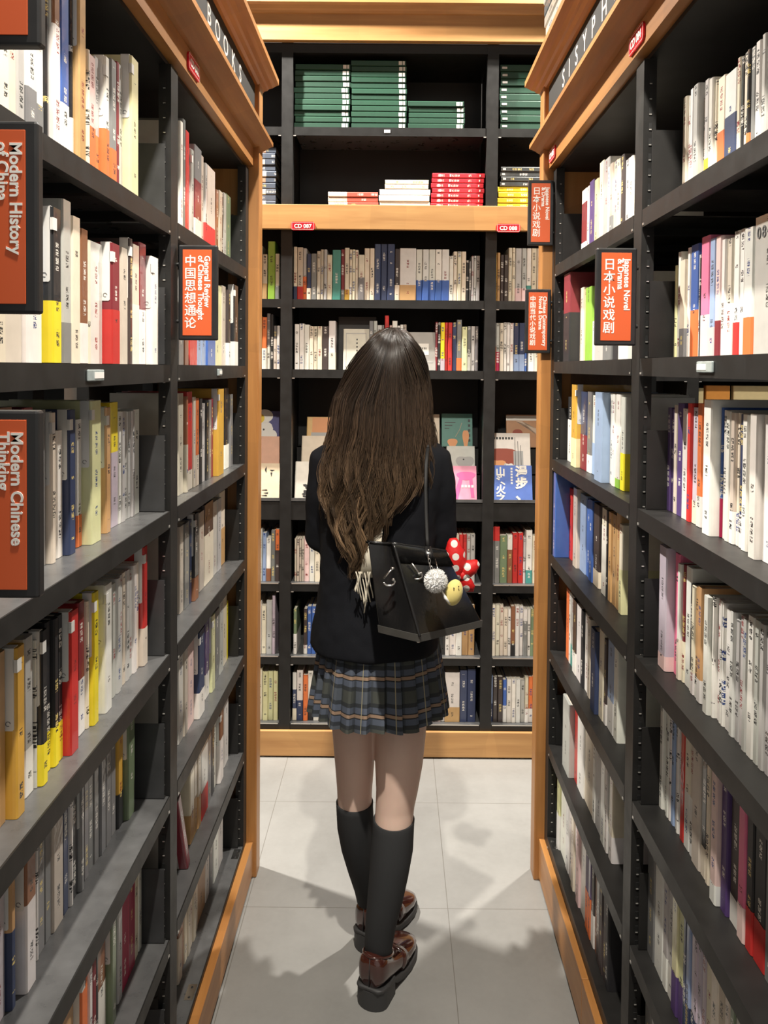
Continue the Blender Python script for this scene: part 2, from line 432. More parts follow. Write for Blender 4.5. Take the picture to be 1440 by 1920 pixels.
    for yy in ((1.70, 2.20) if side == 'L' else (2.20,)):
        b = MB(); b.box((X(0.004), yy, ZS[6]), (X(0.024), yy+0.045, ZS[6]+0.002), CHROME)
        for q in (0.008, 0.036): b.ball((X(0.014), yy+q, ZS[6]+0.002), (0.003, 0.003, 0.0015), BLACKP, 8, 4)
        part('joining_plate', b)
    # fascia: lower board, cove ledge, letter board, crown
    def prof(pts): return [(s*(-px_)*-1 if False else (px_ if side == 'L' else -px_+off), z) for px_, z in pts]
    yF0, yF1 = 0.45, YE+0.062
    b = MB(); b.prism(prof([(-0.427, 2.144), (-0.427, 2.197), (-0.47, 2.197), (-0.47, 2.144)]), yF0, yF1-0.004, 1, WOODY)
    part('fascia_board', b)
    cove = [(-0.427, 2.197), (-0.418, 2.199), (-0.406, 2.204), (-0.394, 2.212), (-0.385, 2.216), (-0.378, 2.218), (-0.378, 2.230), (-0.40, 2.240), (-0.425, 2.245), (-0.47, 2.245), (-0.47, 2.197)]
    b = MB(); b.prism(prof(cove), yF0, yF1, 1, WOODY); part('ledge_moulding', b)
    b = MB(); b.prism(prof([(-0.424, 2.245), (-0.424, 2.386), (-0.47, 2.386), (-0.47, 2.245)]), yF0, yF1-0.004, 1, WOODY); part('frieze_board', b)
    crown = [(-0.424, 2.380), (-0.414, 2.381), (-0.408, 2.388), (-0.398, 2.391), (-0.393, 2.396), (-0.382, 2.399), (-0.374, 2.404), (-0.3635, 2.408), (-0.3635, 2.424), (-0.372, 2.430), (-0.50, 2.434), (-0.50, 2.380)]
    b = MB(); b.prism(prof(crown), yF0, yF1+0.012, 1, WOODY); part('crown_moulding', b)
    b = MB(); b.box((X(0.035), yF0, 2.40), (X(0.315), yF1, 2.43), WOODD); part('top_board', b)
    # letter board
    fx = -0.4235 if side == 'L' else 0.4235+off
    b = MB(); b.box((fx, yF0, 2.262), (fx-s*0.002, YE-0.012, 2.379), BOARD); lb = part('letter_board', b)
    t = MB(); fx2 = fx - s*0.0022
    if side == 'L':
        for ch, px in zip('BOOKS', (390, 406, 421.5, 436, 449)):
            y = onX(px, 90, fx).y; put_text(t, ch, 0.066, (fx2, y, 2.309), (0, 1, 0), (0, 0, 1), 0.0003, align='CENTER')
    else:
        for ch, px in zip('SISYPHE', (1059, 1070, 1083, 1098, 1114, 1134, 1156)):
            y = onX(px, 90, fx).y; put_text(t, ch, 0.066, (fx2, y, 2.309), (0, -1, 0), (0, 0, 1), 0.0003, align='CENTER')
    part('lettering', t, lb)
    # hexagon bolt heads under the roof
    for (px, py, Y) in (((248, 24, 1.50), (417, 277, 2.28)) if side == 'L' else ((1277, 41, 1.45), (1089, 264, 2.25))):
        p = onY(px, py, Y); b = MB()
        b.tube([p, p+Vector((0, -0.008, 0))], 0.006, CHROME, 6); part('bolt', b)
    return root
CASE_L = long_case('L'); CASE_R = long_case('R')

# ------------------------------------------------------------------ the case across the end of the aisle
BZ = [2.489, 2.181, 1.817, 1.541, 1.020, 0.693, 0.400, 0.130]
BPOST = [-2.036, -1.234, -0.432, 0.370, 1.172, 1.974]
def end_case():
    root = empty('bookcase', (0, YB, 0), 'wide black bookcase with two pine bands facing down the aisle', 'bookcase')
    def part(name, mb, parent=root, smooth=False):
        o = mb.build(name, None, smooth); o.parent = parent
        if parent is root: o.location = (0, -YB, 0)
        return o
    for k in range(5):
        x0, x1 = BPOST[k]+0.022, BPOST[k+1]-0.022
        for z in BZ:
            if z == 1.020:
                b = MB()
                b.box((x0, YB-0.01, z-0.075), (x1, YB+0.008, z), STEEL)
                b.box((x0, YB-0.01, z-0.004), (x1, YB+0.10, z), STEEL)
                b.box((x0, YB+0.085, z), (x1, YB+0.10, z+0.10), STEEL)
                b.box((x0, YB+0.085, z+0.096), (x1, YB+0.18, z+0.10), STEEL)
                b.box((x0, YB+0.165, z+0.10), (x1, YB+0.18, z+0.20), STEEL)
                b.box((x0, YB+0.165, z+0.196), (x1, YB+0.27, z+0.20), STEEL)
                b.box((x0, YB-0.012, z), (x1, YB-0.009, z+0.012), STEELG)
                part('display_step', b)
            else:
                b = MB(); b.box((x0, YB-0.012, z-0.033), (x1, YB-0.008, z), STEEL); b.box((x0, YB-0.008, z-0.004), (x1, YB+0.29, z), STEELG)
                sh = part('shelf', b)
                if z < 0.8:
                    h = MB(); h.box((x0+0.004, YB-0.0128, z-0.0035), (x1-0.004, YB-0.0118, z+0.0006), METAL_GLINT); part('lip_glint', h, sh)  # pale strip standing in for light caught on the shelf lip
                for xx in (x0+0.002, x1-0.012):
                    h = MB(); h.box((xx, YB-0.0135, z-0.036), (xx+0.010, YB-0.011, z-0.033), METAL_GLINT)
                    part('shelf_hook', h, sh)
        b = MB(); b.box((x0-0.01, YB+0.29, 0.02), (x1+0.01, YB+0.30, 2.80), STEELD); part('back_sheet', b)
    for x in BPOST:
        b = MB(); b.box((x-0.022, YB-0.015, 0.02), (x+0.022, YB+0.03, 2.82), STEEL); b.box((x-0.010, YB+0.03, 0.02), (x+0.010, YB+0.30, 2.82), STEEL); part('upright', b)
    b = MB(); b.box((BPOST[0], YB-0.014, 2.775), (BPOST[-1], YB+0.30, 2.812), STEEL); part('roof_sheet', b)
    b = MB(); b.box((BPOST[0], YB-0.038, 2.087), (BPOST[-1], YB-0.016, 2.183), WOODX, 0.002); part('middle_band', b)
    b = MB(); b.box((BPOST[0], YB-0.030, 0.006), (BPOST[-1], YB-0.015, 0.108), WOODX, 0.003); part('plinth_board', b)
    b = MB(); b.box((BPOST[0], YB-0.040, 2.812), (BPOST[-1], YB-0.016, 2.915), WOODX, 0.002); part('top_band', b)
    pr = [(YB-0.040, 2.912), (YB-0.046, 2.914), (YB-0.050, 2.922), (YB-0.056, 2.926), (YB-0.062, 2.938), (YB-0.074, 2.944), (YB-0.074, 2.958), (YB+0.02, 2.962), (YB+0.02, 2.912)]
    b = MB(); b.prism(pr, BPOST[0], BPOST[-1], 0, WOODX); part('crown_moulding', b)
    p = onY(726, 246, YB-0.015); b = MB(); b.box((p.x-0.012, YB-0.0135, p.z-0.006), (p.x+0.012, YB-0.012, p.z+0.006), PAPER); part('shelf_sticker', b)
    return root
CASE_B = end_case()

# ------------------------------------------------------------------ number tags and hanging category signs
def number_tag(x, y, z, wd, ht, xdir, nrm, text, label):
    xd, n = Vector(xdir), Vector(nrm); up = Vector((0, 0, 1)); c = Vector((x, y, z))
    def slab(hw, hh, ch, d0, d1, mat, mb):
        pts = [(-hw+ch, -hh), (hw-ch, -hh), (hw, -hh+ch), (hw, hh-ch), (hw-ch, hh), (-hw+ch, hh), (-hw, hh-ch), (-hw, -hh+ch)]
        vs = [xd*a+up*bb+n*d0 for a, bb in pts]+[xd*a+up*bb+n*d1 for a, bb in pts]; k = len(pts)
        mb.add(vs, [(i, (i+1) % k, k+(i+1) % k, k+i) for i in range(k)]+[tuple(range(k))[::-1], tuple(range(k, 2*k))], mat)
    b = MB(); slab(wd/2, ht/2, ht*0.2, 0, 0.004, REDTAG, b)
    o = b.build('number_plate'); o.location = c; tag(o, label, 'number plate', 'red number plates on the pine boards')
    r = MB()
    hw, hh = wd/2-0.003, ht/2-0.003
    for a0, a1, b0, b1 in ((-hw, hw, hh-0.0008, hh), (-hw, hw, -hh, -hh+0.0008), (-hw, -hw+0.0008, -hh, hh), (hw-0.0008, hw, -hh, hh)):
        vs = [xd*a+up*q+n*d for a in (a0, a1) for q in (b0, b1) for d in (0.004, 0.0045)]
        r.add(vs, [(0, 1, 3, 2), (4, 6, 7, 5), (0, 4, 5, 1), (2, 3, 7, 6), (0, 2, 6, 4), (1, 5, 7, 3)], LETTER)
    q = r.build('rim_line'); q.parent = o
    t = MB(); put_text(t, text, ht*0.62, n*0.0045 - up*(ht*0.22), xd, up, 0.0006, align='CENTER', fit=wd*0.74)
    for i in range(len(t.v)): pass
    q = t.build('lettering'); q.parent = o
for px, py, tx, lb in ((568, 424, 'CD 087', 'red number plate reading CD 087 on the middle pine band'), (953, 428, 'CD 088', 'red number plate reading CD 088 on the middle pine band')):
    p = onY(px, py, YB-0.038); number_tag(p.x, YB-0.038, p.z, 0.092, 0.033, (1, 0, 0), (0, -1, 0), tx, lb)
p = onX(361, 119, -0.427); number_tag(-0.427, p.y, 2.170, 0.088, 0.036, (0, 1, 0), (1, 0, 0), 'CD 082', 'red number plate on the fascia below the word BOOKS')
p = onX(1196, 82, 0.449); number_tag(0.449, p.y, 2.170, 0.088, 0.036, (0, -1, 0), (-1, 0, 0), 'CD 084', 'red number plate reading CD 084 on the fascia below SISYPHE')
p = onX(1036, 292, 0.449); number_tag(0.449, p.y-0.01, 2.170, 0.080, 0.036, (0, -1, 0), (-1, 0, 0), 'CD 085', 'small red number plate at the far end of the lettered fascia')

def category_sign(x0, x1, Y, z0, z1, en, zh, label, group='orange category signs', dim=False):
    """black framed plate standing out into the aisle, print facing the viewer"""
    root = empty('category_sign', ((x0+x1)/2, Y, z0), label, 'sign', group)
    L = Vector(root.location)
    def part(name, mb, parent=root): o = mb.build(name, parent, origin=None); o.location = -L if parent is root else (0, 0, 0); return o
    w, h = x1-x0, z1-z0
    b = MB(); b.box((x0, Y-0.006, z0), (x1, Y+0.008, z1), BLACKP, 0.003); fr = part('frame', b)
    ml, mr, mt = w*0.12, w*0.14, h*0.05
    b = MB(); b.box((x0+ml, Y-0.0072, z0+mt), (x1-mr, Y-0.0058, z1-mt), ORANGE, 0.0004); fp = part('face_panel', b)
    for q in (z0+h*0.2, z1-h*0.2):
        b = MB(); b.tube([(x0 if x0 < 0 else x1, Y+0.001, q), ((x0-0.004) if x0 < 0 else x1+0.004, Y+0.001, q)], 0.004, STEEL, 8); part('bracket', b)
    ax0, ax1, az1, az0 = x0+ml, x1-mr, z1-mt, z0+mt
    pw, ph = ax1-ax0, az1-az0
    t = MB(); yy = Y-0.0074
    n = len(zh); cs = min(pw*0.44, ph*0.88/max(n, 1)*0.98)
    for i, ch in enumerate(zh):
        put_text(t, ch, cs*0.98, (ax0+pw*0.06, yy, az1-ph*0.06-cs*0.86-i*cs*1.0), (1, 0, 0), (0, 0, 1), 0.00025)
    for i, ln in enumerate(en):
        es = pw*0.275
        put_text(t, ln, es, (ax1-pw*0.04-es*0.73-i*es*0.80, yy, az1-ph*0.07), (0, 0, -1), (1, 0, 0), 0.0004)
    part('lettering', t, fp).location = (0, 0, 0)
    return root
category_sign(-0.424, -0.344, 0.75, 1.599, 1.783, ['Modern History', 'of China'], '中国近代史', 'orange sign lettered Modern History of China')
category_sign(-0.424, -0.344, 0.75, 1.323, 1.506, ['Modern Chinese', 'Thinking'], '中国现代思想', 'orange sign lettered Modern Chinese Thinking')
category_sign(-0.424, -0.341, 0.75, 1.854, 2.038, [], '', 'blank orange sign hanging above the Modern History sign')
category_sign(-0.436, -0.358, 1.555, 1.602, 1.792, ['General Review', 'of Chinese Thought'], '中国思想通论', 'orange sign lettered General Review of Chinese Thought')
category_sign(0.377, 0.454, 1.47, 1.596, 1.780, ['Japanese Novel', '& Drama'], '日本小说戏剧', 'bright orange sign lettered Japanese Novel & Drama on the steel post')
category_sign(0.385, 0.460, 2.290, 1.914, 2.105, ['Japanese Novel', '& Drama'], '日本小说戏剧', 'small Japanese Novel & Drama sign on the wooden end post')
category_sign(0.381, 0.456, 2.290, 1.597, 1.786, ['Chinese Contemporary', 'Novel & Drama'], '中国当代小说戏剧', 'orange sign lettered Chinese Contemporary Novel & Drama')

# ------------------------------------------------------------------ books
PAL = {'w': (.80,.78,.73), 'c': (.78,.70,.56), 'i': (.60,.53,.44), 'g': (.50,.49,.47), 's': (.20,.20,.20), 'k': (.022,.022,.024),
       'n': (.035,.050,.115), 'b': (.055,.130,.42), 'u': (.30,.40,.60), 'r': (.58,.035,.030), 'm': (.22,.025,.035), 'o': (.78,.19,.055),
       't': (.56,.34,.15), 'y': (.90,.72,.03), 'Y': (.68,.40,.06), 'v': (.17,.23,.13), 'e': (.012,.09,.045), 'l': (.26,.48,.06),
       'p': (.85,.20,.35), 'P': (.80,.58,.56), 'q': (.09,.05,.17), 'a': (.26,.11,.055), 'T': (.07,.30,.26), 'f': (.72,.70,.40),
       'd': (.055,.040,.038), 'L': (.55,.48,.55), 'x': (.36,.012,.06)}
CNAME = {'w': 'white', 'c': 'cream', 'i': 'beige', 'g': 'pale grey', 's': 'dark grey', 'k': 'black', 'n': 'navy', 'b': 'blue', 'u': 'pale blue',
         'r': 'red', 'm': 'maroon', 'o': 'orange', 't': 'tan', 'y': 'yellow', 'Y': 'ochre', 'v': 'olive green', 'e': 'dark green', 'l': 'lime green',
         'p': 'pink', 'P': 'pale pink', 'q': 'purple', 'a': 'brown', 'T': 'teal', 'f': 'pale yellow', 'd': 'charcoal', 'L': 'lilac', 'x': 'crimson'}
DARK = set('sknbmveqaTdx')
ORD = ('zeroth first second third fourth fifth sixth seventh eighth ninth tenth eleventh twelfth thirteenth fourteenth fifteenth sixteenth seventeenth '
       'eighteenth nineteenth twentieth').split() + ['twenty-' + w for w in 'first second third fourth fifth sixth seventh eighth ninth'.split()] + ['thirtieth'] + \
      ['thirty-' + w for w in 'first second third fourth fifth sixth seventh eighth ninth'.split()] + ['fortieth'] + ['forty-' + w for w in 'first second third fourth fifth sixth seventh eighth ninth'.split()]

class BookMesh:
    """cover and page shells; each corner carries the cover colour, the ink colour and the spine coordinates"""
    def __init__(s): s.v, s.f, s.mi, s.c, s.k, s.uv = [], [], [], [], [], []
    def add(s, vs, fs, mi, col, ink, uvs, M):
        b = len(s.v); s.v += [tuple(M @ Vector(v)) for v in vs]
        for f, uv in zip(fs, uvs):
            s.f.append(tuple(i+b for i in f)); s.mi.append(mi)
            cc = col if not isinstance(col, list) else col[len(s.c) % len(col)]
            s.c.append((cc, len(f))); s.k.append((ink, len(f))); s.uv.append(uv or [(9, -1)]*len(f))
    def book(s, th, h, dep, col, top, ink, gloss, M):
        """spine faces local +x, thickness along local y; top=(colour, share) for a second colour on the upper part"""
        t2, tc = th/2, min(0.0014, th*0.12)
        r = min(0.002, th*0.2)
        O = [(-dep, -t2), (-0.006, -t2), (-r, -t2+0.25*r), (0, -t2+r*1.4), (0, t2-r*1.4), (-r, t2-0.25*r), (-0.006, t2), (-dep, t2)]
        I = [(-dep, -t2+tc), (-0.007, -t2+tc), (-0.007, t2-tc), (-dep, t2-tc)]
        zs = [0, h] if not top else [0, h*(1-top[1]), h]
        mi = 1 if gloss else 0
        for k in range(len(zs)-1):
            z0, z1 = zs[k], zs[k+1]
            cc = col if k == 0 else top[0]
            vs = [(x, y, z) for z in (z0, z1) for x, y in O]; fs, uvs = [], []
            for i in range(7):
                fs.append((i, i+1, 8+i+1, 8+i))
                uvs.append([(O[i][1], z0), (O[i+1][1], z0), (O[i+1][1], z1), (O[i][1], z1)] if 1 <= i <= 5 else None)
            s.add(vs, fs, mi, cc, ink, uvs, M)
        zt = h; cc = top[0] if top else col
        for z, c2 in ((0, col), (zt, cc)):
            vs = [(x, y, z) for x, y in O]+[(x, y, z) for x, y in I]
            fs = [(0, 1, 9, 8), (6, 7, 11, 10), (1, 2, 3, 4, 5, 6, 10, 9)]
            s.add(vs, fs, mi, c2, ink, [None]*3, M)
        vs = [(x, y, z) for z in (0, zt) for x, y in I]
        s.add(vs, [(0, 4, 5, 1), (1, 5, 6, 2), (2, 6, 7, 3)], mi, col, ink, [None]*3, M)
        x0, x1, y0, y1, z0, z1 = -(dep-0.004), -0.007, -t2+tc, t2-tc, 0.0025, h-0.0025
        vs = [(x, y, z) for x in (x0, x1) for y in (y0, y1) for z in (z0, z1)]
        s.add(vs, [(0, 1, 3, 2), (0, 2, 6, 4), (1, 5, 7, 3)], 2, (.7, .64, .53), ink, [None]*3, M)
    def band(s, th, h, dep, col, ink, M):
        t2, e = th/2, 0.0006; r = min(0.002, th*0.2)
        O = [(-dep+0.01, -t2-e), (-0.006, -t2-e), (-r+e, -t2+0.25*r-e), (e, -t2+r*1.4), (e, t2-r*1.4), (-r+e, t2-0.25*r+e), (-0.006, t2+e), (-dep+0.01, t2+e)]
        vs = [(x, y, z) for z in (0.0004, h) for x, y in O]
        fs, uvs = [], []
        for i in range(7):
            fs.append((i, i+1, 9+i, 8+i)); uvs.append([(O[i][1], 0.0), (O[i+1][1], 0.0), (O[i+1][1], h), (O[i][1], h)] if 1 <= i <= 5 else None)
        s.add(vs, fs, 0, col, ink, uvs, M)
    def build(s, name, parent=None, mats=None):
        me = bpy.data.meshes.new(name); me.from_pydata(s.v, [], s.f)
        for mt in (mats or (COVER, COVERG, PAGES)): me.materials.append(mt)
        me.polygons.foreach_set('material_index', s.mi)
        uvl = me.uv_layers.new(name='Spine'); flat = [q for f in s.uv for p in f for q in p]; uvl.data.foreach_set('uv', flat)
        for nm, arr in (('Cover', s.c), ('Ink', s.k)):
            at = me.color_attributes.new(nm, 'FLOAT_COLOR', 'CORNER')
            fl = []
            for c, n in arr: fl += list(c if len(c) == 4 else (*c, 1.0))*n
            at.data.foreach_set('color', fl)
        me.update()
        o = bpy.data.objects.new(name, me); COL.objects.link(o)
        if parent: o.parent = parent
        return o

BOOKS = []      # every standing book: dict(place, size, colours, share of the picture, label)
def jitter(c, k=0.10):
    f = 1+random.uniform(-k, k); return tuple(min(0.92, max(0.004, x*f*(1+random.uniform(-0.03, 0.03)))) for x in c)
def parse(code):
    mm = re.match(r'([a-zA-Z])(?:\^([a-zA-Z])\.(\d+))?(?:/([a-zA-Z])\.(\d+))?(\*)?(\+?)$', code)
    c, tc, tf, bc, bf, st, pr = mm.groups()
    return c, (tc, float('0.'+tf)) if tc else None, (bc, float('0.'+bf)) if bc else None, bool(st), bool(pr)
def add_row(side, z, plane, spec, where, shelf_no, dep=0.150):
    px = 0; row = []
    sg = -1 if side == 'L' else 1
    for tok in spec.split():
        if tok[0] == '@': px = float(tok[1:]); continue
        if tok[0] == '#': plane = float(tok[1:]); continue
        a, hh, code = tok.split(','); x1 = float(a); hh = float(hh)
        c, top, band, star, proud = parse(code)
        wpx = x1-px
        if side in 'LR':
            P0 = abs(plane)
            pr = 0.0
            if side == 'L':
                Y0 = F_PX*P0/(PPX-px)
                if star or proud: pr = min(0.022, 0.5*wpx*Y0/F_PX)
                Y1 = F_PX*(P0-pr)/(PPX-x1)
            else:
                Y0 = F_PX*P0/(x1-PPX)          # near face
                if star or proud: pr = min(0.022, 0.5*wpx*Y0/F_PX)
                Y1 = F_PX*(P0-pr)/(px-PPX)     # far face
            if Y1-Y0 < 0.005: Y1 = Y0+0.005
            jit = random.uniform(-0.003, 0.003) if not pr else 0
            Xs = sg*(P0-pr+jit)
            h = onX((px+x1)/2, hh, sg*(P0-pr)).z - z if hh > 60 or hh < 0 else hh/100
            row.append(dict(side=side, a=Y0, b=Y1, X=Xs, z=z, h=h, area=wpx*h*F_PX/Y0, code=(c, top, band, star)))
        else:
            Yp = plane + random.uniform(-0.003, 0.004)
            xa, xb = onY(px, 800, Yp).x, onY(x1, 800, Yp).x
            # keep the slight lean of the upright lines out: measure at the shelf height
            pym = PPY-(z+0.1-CAM_H)*F_PX/Yp-38
            xa, xb = onY(px, pym, Yp).x, onY(x1, pym, Yp).x
            h = onY((px+x1)/2, hh, Yp).z - z if hh > 60 or hh < 0 else hh/100
            row.append(dict(side=side, a=xa, b=xb, X=Yp, z=z, h=h, area=wpx*h*F_PX/Yp, code=(c, top, band, star)))
        px = x1
    n = len(row)
    for i, r in enumerate(row):
        r['h'] = min(max(r['h'], 0.10), 0.268); r['dep'] = dep
        k = (n-i) if side == 'L' else i+1
        c, top, band, star = r['code']
        r['where'] = (where, shelf_no, k)
        BOOKS.append(r)
PA_L = -0.472
LN = 'near left bay'; LF = 'far left bay'; RN = 'near right bay'; RF = 'far right bay'
add_row('L', LZ[0], -.462, '@-60 -40,22,i -22,22,g 0,22,w 16,22,b/c.6 33,22,g/c.5 48,21,g 68,23,w/s.25 84,23,w/s.2 90,21,k 115,26,a/w.62* 131,26,b/w.28 136,24,k/w.25 163,50,t* 167,95,c 180,107,P/o.4 190,110,g/o.35 206,105,w/o.42* 217,115,s/o.3 223,118,m 232,124,g 260,103,f*', LN, 1)
add_row('L', LZ[1], -.460, '@-60 -30,20,w -10,20,c 12,20,c 47,19,i 76,19,w 82,20,u 116,388,k/y.4* 133,377,g/s.25 149,408,c 163,431,a/w.3 170,451,c 195,456,w 225,455,m/r.45* 238,466,i 249,447,d* 262,460,c/w.5 275,457,m/w.45 297,481,w*', LN, 2)
add_row('L', LZ[2], -.495, '@-50 -30,22,s -10,22,m 20,765,a 40,770,d 60,765,m 88,770,s 105,775,c* 117,808,w 142,770,n* 152,787,w/o.25 190,753,f* 208,765,t* 222,755,L^y.4 227,772,w 234,772,g 240,772,g 246,772,g 252,771,g 262,768,w', LN, 3)
add_row('L', LZ[3], -.478, '@-50 -20,21,w 12,21.5,t 45,21.5,Y* 63,21,g/w.3 66,20,w 88,21,k/y.27* 97,21,k/y.27 106,21,k/y.27 116,21,k/y.27 147,21,r* 160,20.5,m/w.42 165,20,c 185,21,y* 210,21,w* 217,19.5,g 224,20,g 231,20,g 237,20,i 244,20,g 250,19.5,g 256,20,w 262,20,c 277,22.5,r/i.32*', LN, 4)
add_row('L', LZ[4], -.505, '@-40 -20,21,s 6,20,L 26,21,n^t.5* 65,22,w^a.45* 69,20,w 84,21,s 97,21,s 117,21,i 128,20,n 133,20,w 145,20,k 157,20,s* 167,20,s 177,20,s 187,20,s 197,20,s 208,20,s 218,22,s 228,21,Y/k.3 253,22,v*', LN, 5)
add_row('L', LZ[5], -.488, '@40 60,21,g 80,20,s 100,20,i 120,20,t 138,20,t 163,20,o* 170,20,w 178,20,m 183,19,k 200,20,a/w.45 218,21,v* 227,20,g 240,20,x 254,20,x 262,20,c 268,20,w', LN, 6)
add_row('L', LZ[6], -.49, '@150 170,20,s 185,20,g 200,20,w 220,20,n 240,20,i 255,20,g', LN, 7)
add_row('L', LZ[0], -.470, '@336 341,228,w 346,224,s 353,246,r 363,278,g* 376,276,m^s.35/c.25 381,292,i 388,304,g/r.3* 403,315,i/r.3 408,356,a 414,358,i 418,360,k 423,362,g 432,366,v', LF, 1)
add_row('L', LZ[1], -.455, '@337 347,20,s 355,20,a 370,20,r 378,20,u 387,20,u 402,20,b 417,535,f 424,21,i 432,543,d/w.3* 446,534,k/w.3*', LF, 2)
add_row('L', LZ[2], -.472, '@336 346,738,i 353,744,a/i.5* 362,735,r/i.2 367,745,i 373,747,o/i.35 378,748,k 385,757,g 390,752,k 395,750,s 399,748,m 420,730,Y* 428,728,k/w.3 437,740,s*', LF, 3)
add_row('L', LZ[3], -.49, '@337 344,20,i 354,20,s 358,20,n 373,21,k/a.27* 382,20,i 399,21,d/c.62 407,20,w 414,20,g 424,21,c/t.5', LF, 4)
add_row('L', LZ[4], -.48, '@336 345,20,w 352,20,i 364,20,P 385,21,n/w.3* 393,21,q/w.3 405,20,f* 412,19,s 419,20,g 428,20,c 431,17,y', LF, 5)
add_row('L', LZ[5], -.48, '@358 366,20,c/t.35 371,20,c/t.45 377,20,c/t.4 390,20,w/r.35 398,20,s 403,19,k 408,20,w 421,20,a/w.6* 429,20,w', LF, 6)
add_row('L', LZ[6], -.49, '@334 341,18,a/c.6 348,20,a 353,20,c 358,20,c 363,20,c 368,20,c 373,20,c 389,20,t 396,20,w 402,20,s 411,20,w 420,20,w', LF, 7)
add_row('R', RZ[0], .525, '@1273 1280,192,c/o.08 1284,190,w 1290,177,w 1308,165,g+ 1312,192,c 1320,160,g/y.3 1328,158,w 1332,160,c 1346,155,c/o.5 1368,145,w/n.6 1375,120,c/r.1 1382,118,k 1390,110,c 1396,105,k/o.3 1405,100,s 1415,90,w 1432,73,g+ 1440,95,w 1462,40,k 1490,22,w 1515,21,c', RN, 1)
add_row('R', RZ[1], .515, '@1260 1264,500,f 1271,475,w 1282,490,c/s.3 1288,467,w 1303,461,b/o.42 1308,480,w 1312,482,k 1328,446,p/P.35 1339,450,u/P.25 1350,446,P/m.3 1358,452,w 1368,450,i/w.45 1380,436,w/r.27 1390,432,w 1408,430,w/o.3 1462,402,g 1490,21,w 1515,20,i', RN, 2)
add_row('R', RZ[2], .512, '@1252 1258,765,q 1263,768,q 1270,760,i 1281,757,q 1292,767,w 1299,757,r 1310,765,L/c.2 1320,757,o/w.25 1351,751,w+ 1355,765,b/x.3 1363,770,w 1372,772,w 1381,775,i/w.25 1388,775,c/w.25 1396,778,n/w.25 1407,778,w 1437,778,w+ 1460,780,w 1485,21,w 1510,21,g', RN, 3)
add_row('R', RZ[3], .503, '@1242 1270,1033,L/P.12+ 1279,1042,p 1285,1062,w/c.35 1290,1064,m/c.35 1301,1068,w 1305,1100,k/w.2 1312,1105,c/w.2 1318,1107,t/w.2 1327,1107,t/w.2 1347,1128,w+ 1352,19,w 1357,19,w 1362,19,w 1367,19,w 1378,1150,w 1386,1153,w 1395,1170,g 1404,19,g 1413,19,g 1426,20,w 1436,20,g 1446,20,g 1456,20,g 1468,20,w 1485,20,g', RN, 4)
add_row('R', RZ[4], .51, '@1251 1257,21,w 1262,21,w 1267,21,w 1271,21,w 1277,20,u 1282,20,g 1286,20,w 1289,20,w 1297,20,r 1308,20,c/w.5 1315,20,i/w.5 1331,20,i 1341,20,k/c.25 1348,20,c 1372,21,P/w.15+ 1385,21,q 1404,21,d/w.2 1418,21,p/P.25 1432,21,k/r.3 1455,21,k/r.3 1475,20,s', RN, 5)
add_row('R', RZ[5], .492, '@1231 1245,21,s 1261,20,w 1270,20,g/w.3 1281,20,g/w.3 1292,20,f/q.35 1302,20,f/q.35 1308,20,n 1315,20,u/n.3 1322,20,L/n.3 1329,20,L/n.3 1336,20,L/n.3 1343,20,L/n.3 1355,20,c 1370,20,c 1382,20,i 1392,20,c 1402,20,v 1420,20,g', RN, 6)
add_row('R', RZ[6], .49, '@1230 1242,20,s 1254,20,g 1270,20,k 1285,20,i', RN, 7)
add_row('R', RZ[0], .495, '@1085 1094,361,m^w.2/w.2 1098,355,w 1101,360,k 1109,345,q 1116,342,f 1124,310,i 1135,305,g 1139,320,w 1145,313,i/s.3 1153,308,c 1158,305,c 1168,295,d* 1176,305,g 1182,300,w', RF, 1)
add_row('R', RZ[1], .498, '@1054 #.47 1065,515,k^m.45 #.498 @1084 1091,541,c 1097,543,f 1108,540,l 1112,620,w 1130,19,g 1145,19,s 1155,19,k 1162,19,c 1176,19,w', RF, 2)
add_row('R', RZ[2], .495, '@1064 1072,745,k/w.65 1090,722,Y/f.35* 1102,735,n/m.45 1110,735,s/w.22 1116,742,w/u.4 1143,737,u+ 1150,738,w 1156,740,w 1165,740,w/l.1 1173,745,w/y.4', RF, 3)
add_row('R', RZ[3], .507, '@1041 #.465 1045,888,b #.507 @1071 1078,918,r 1092,920,i+ 1103,930,u 1110,940,b 1117,940,b 1128,948,d/c.2 @1133 1143,957,c/w.8 1146,21,k 1152,21,t 1160,21,t 1168,960,t 1174,20,c/f.5', RF, 4)
add_row('R', RZ[4], .495, '@1066 1072,20,o 1075,20,w 1082,20,g/T.3 1089,20,d/w.3 1098,20,w 1103,20,k 1110,20,w 1115,20,c 1133,20,n+ 1141,21,c 1146,20,d/w.25 1158,21,u/w.35 1166,21,w', RF, 5)
add_row('R', RZ[5], .495, '@1064 1088,20,g+ 1094,20,r 1106,20,w 1122,20,i/c.3 1127,20,w 1140,20,g 1148,20,w 1153,20,w 1155,20,e 1162,20,c/w.3', RF, 6)
add_row('R', RZ[6], .485, '@1057 1062,20,f/w.5 1072,20,w 1078,20,w 1085,20,w 1090,20,c 1095,20,w 1101,20,P 1112,20,w 1118,20,q/o.5 1123,20,q/o.5 1129,20,d/w.4 1135,20,a 1141,20,d 1147,20,d 1153,20,d 1158,20,k', RF, 7)
BL, BC, BR = 'narrow left bay of the end case', 'middle bay of the end case', 'right bay of the end case'
YS = YB+0.012
add_row('B', BZ[2], YS, '@482 492,21,i 501,477,c/t.35 @502 516,453,l 524,476,c/s.3', BL, 3)
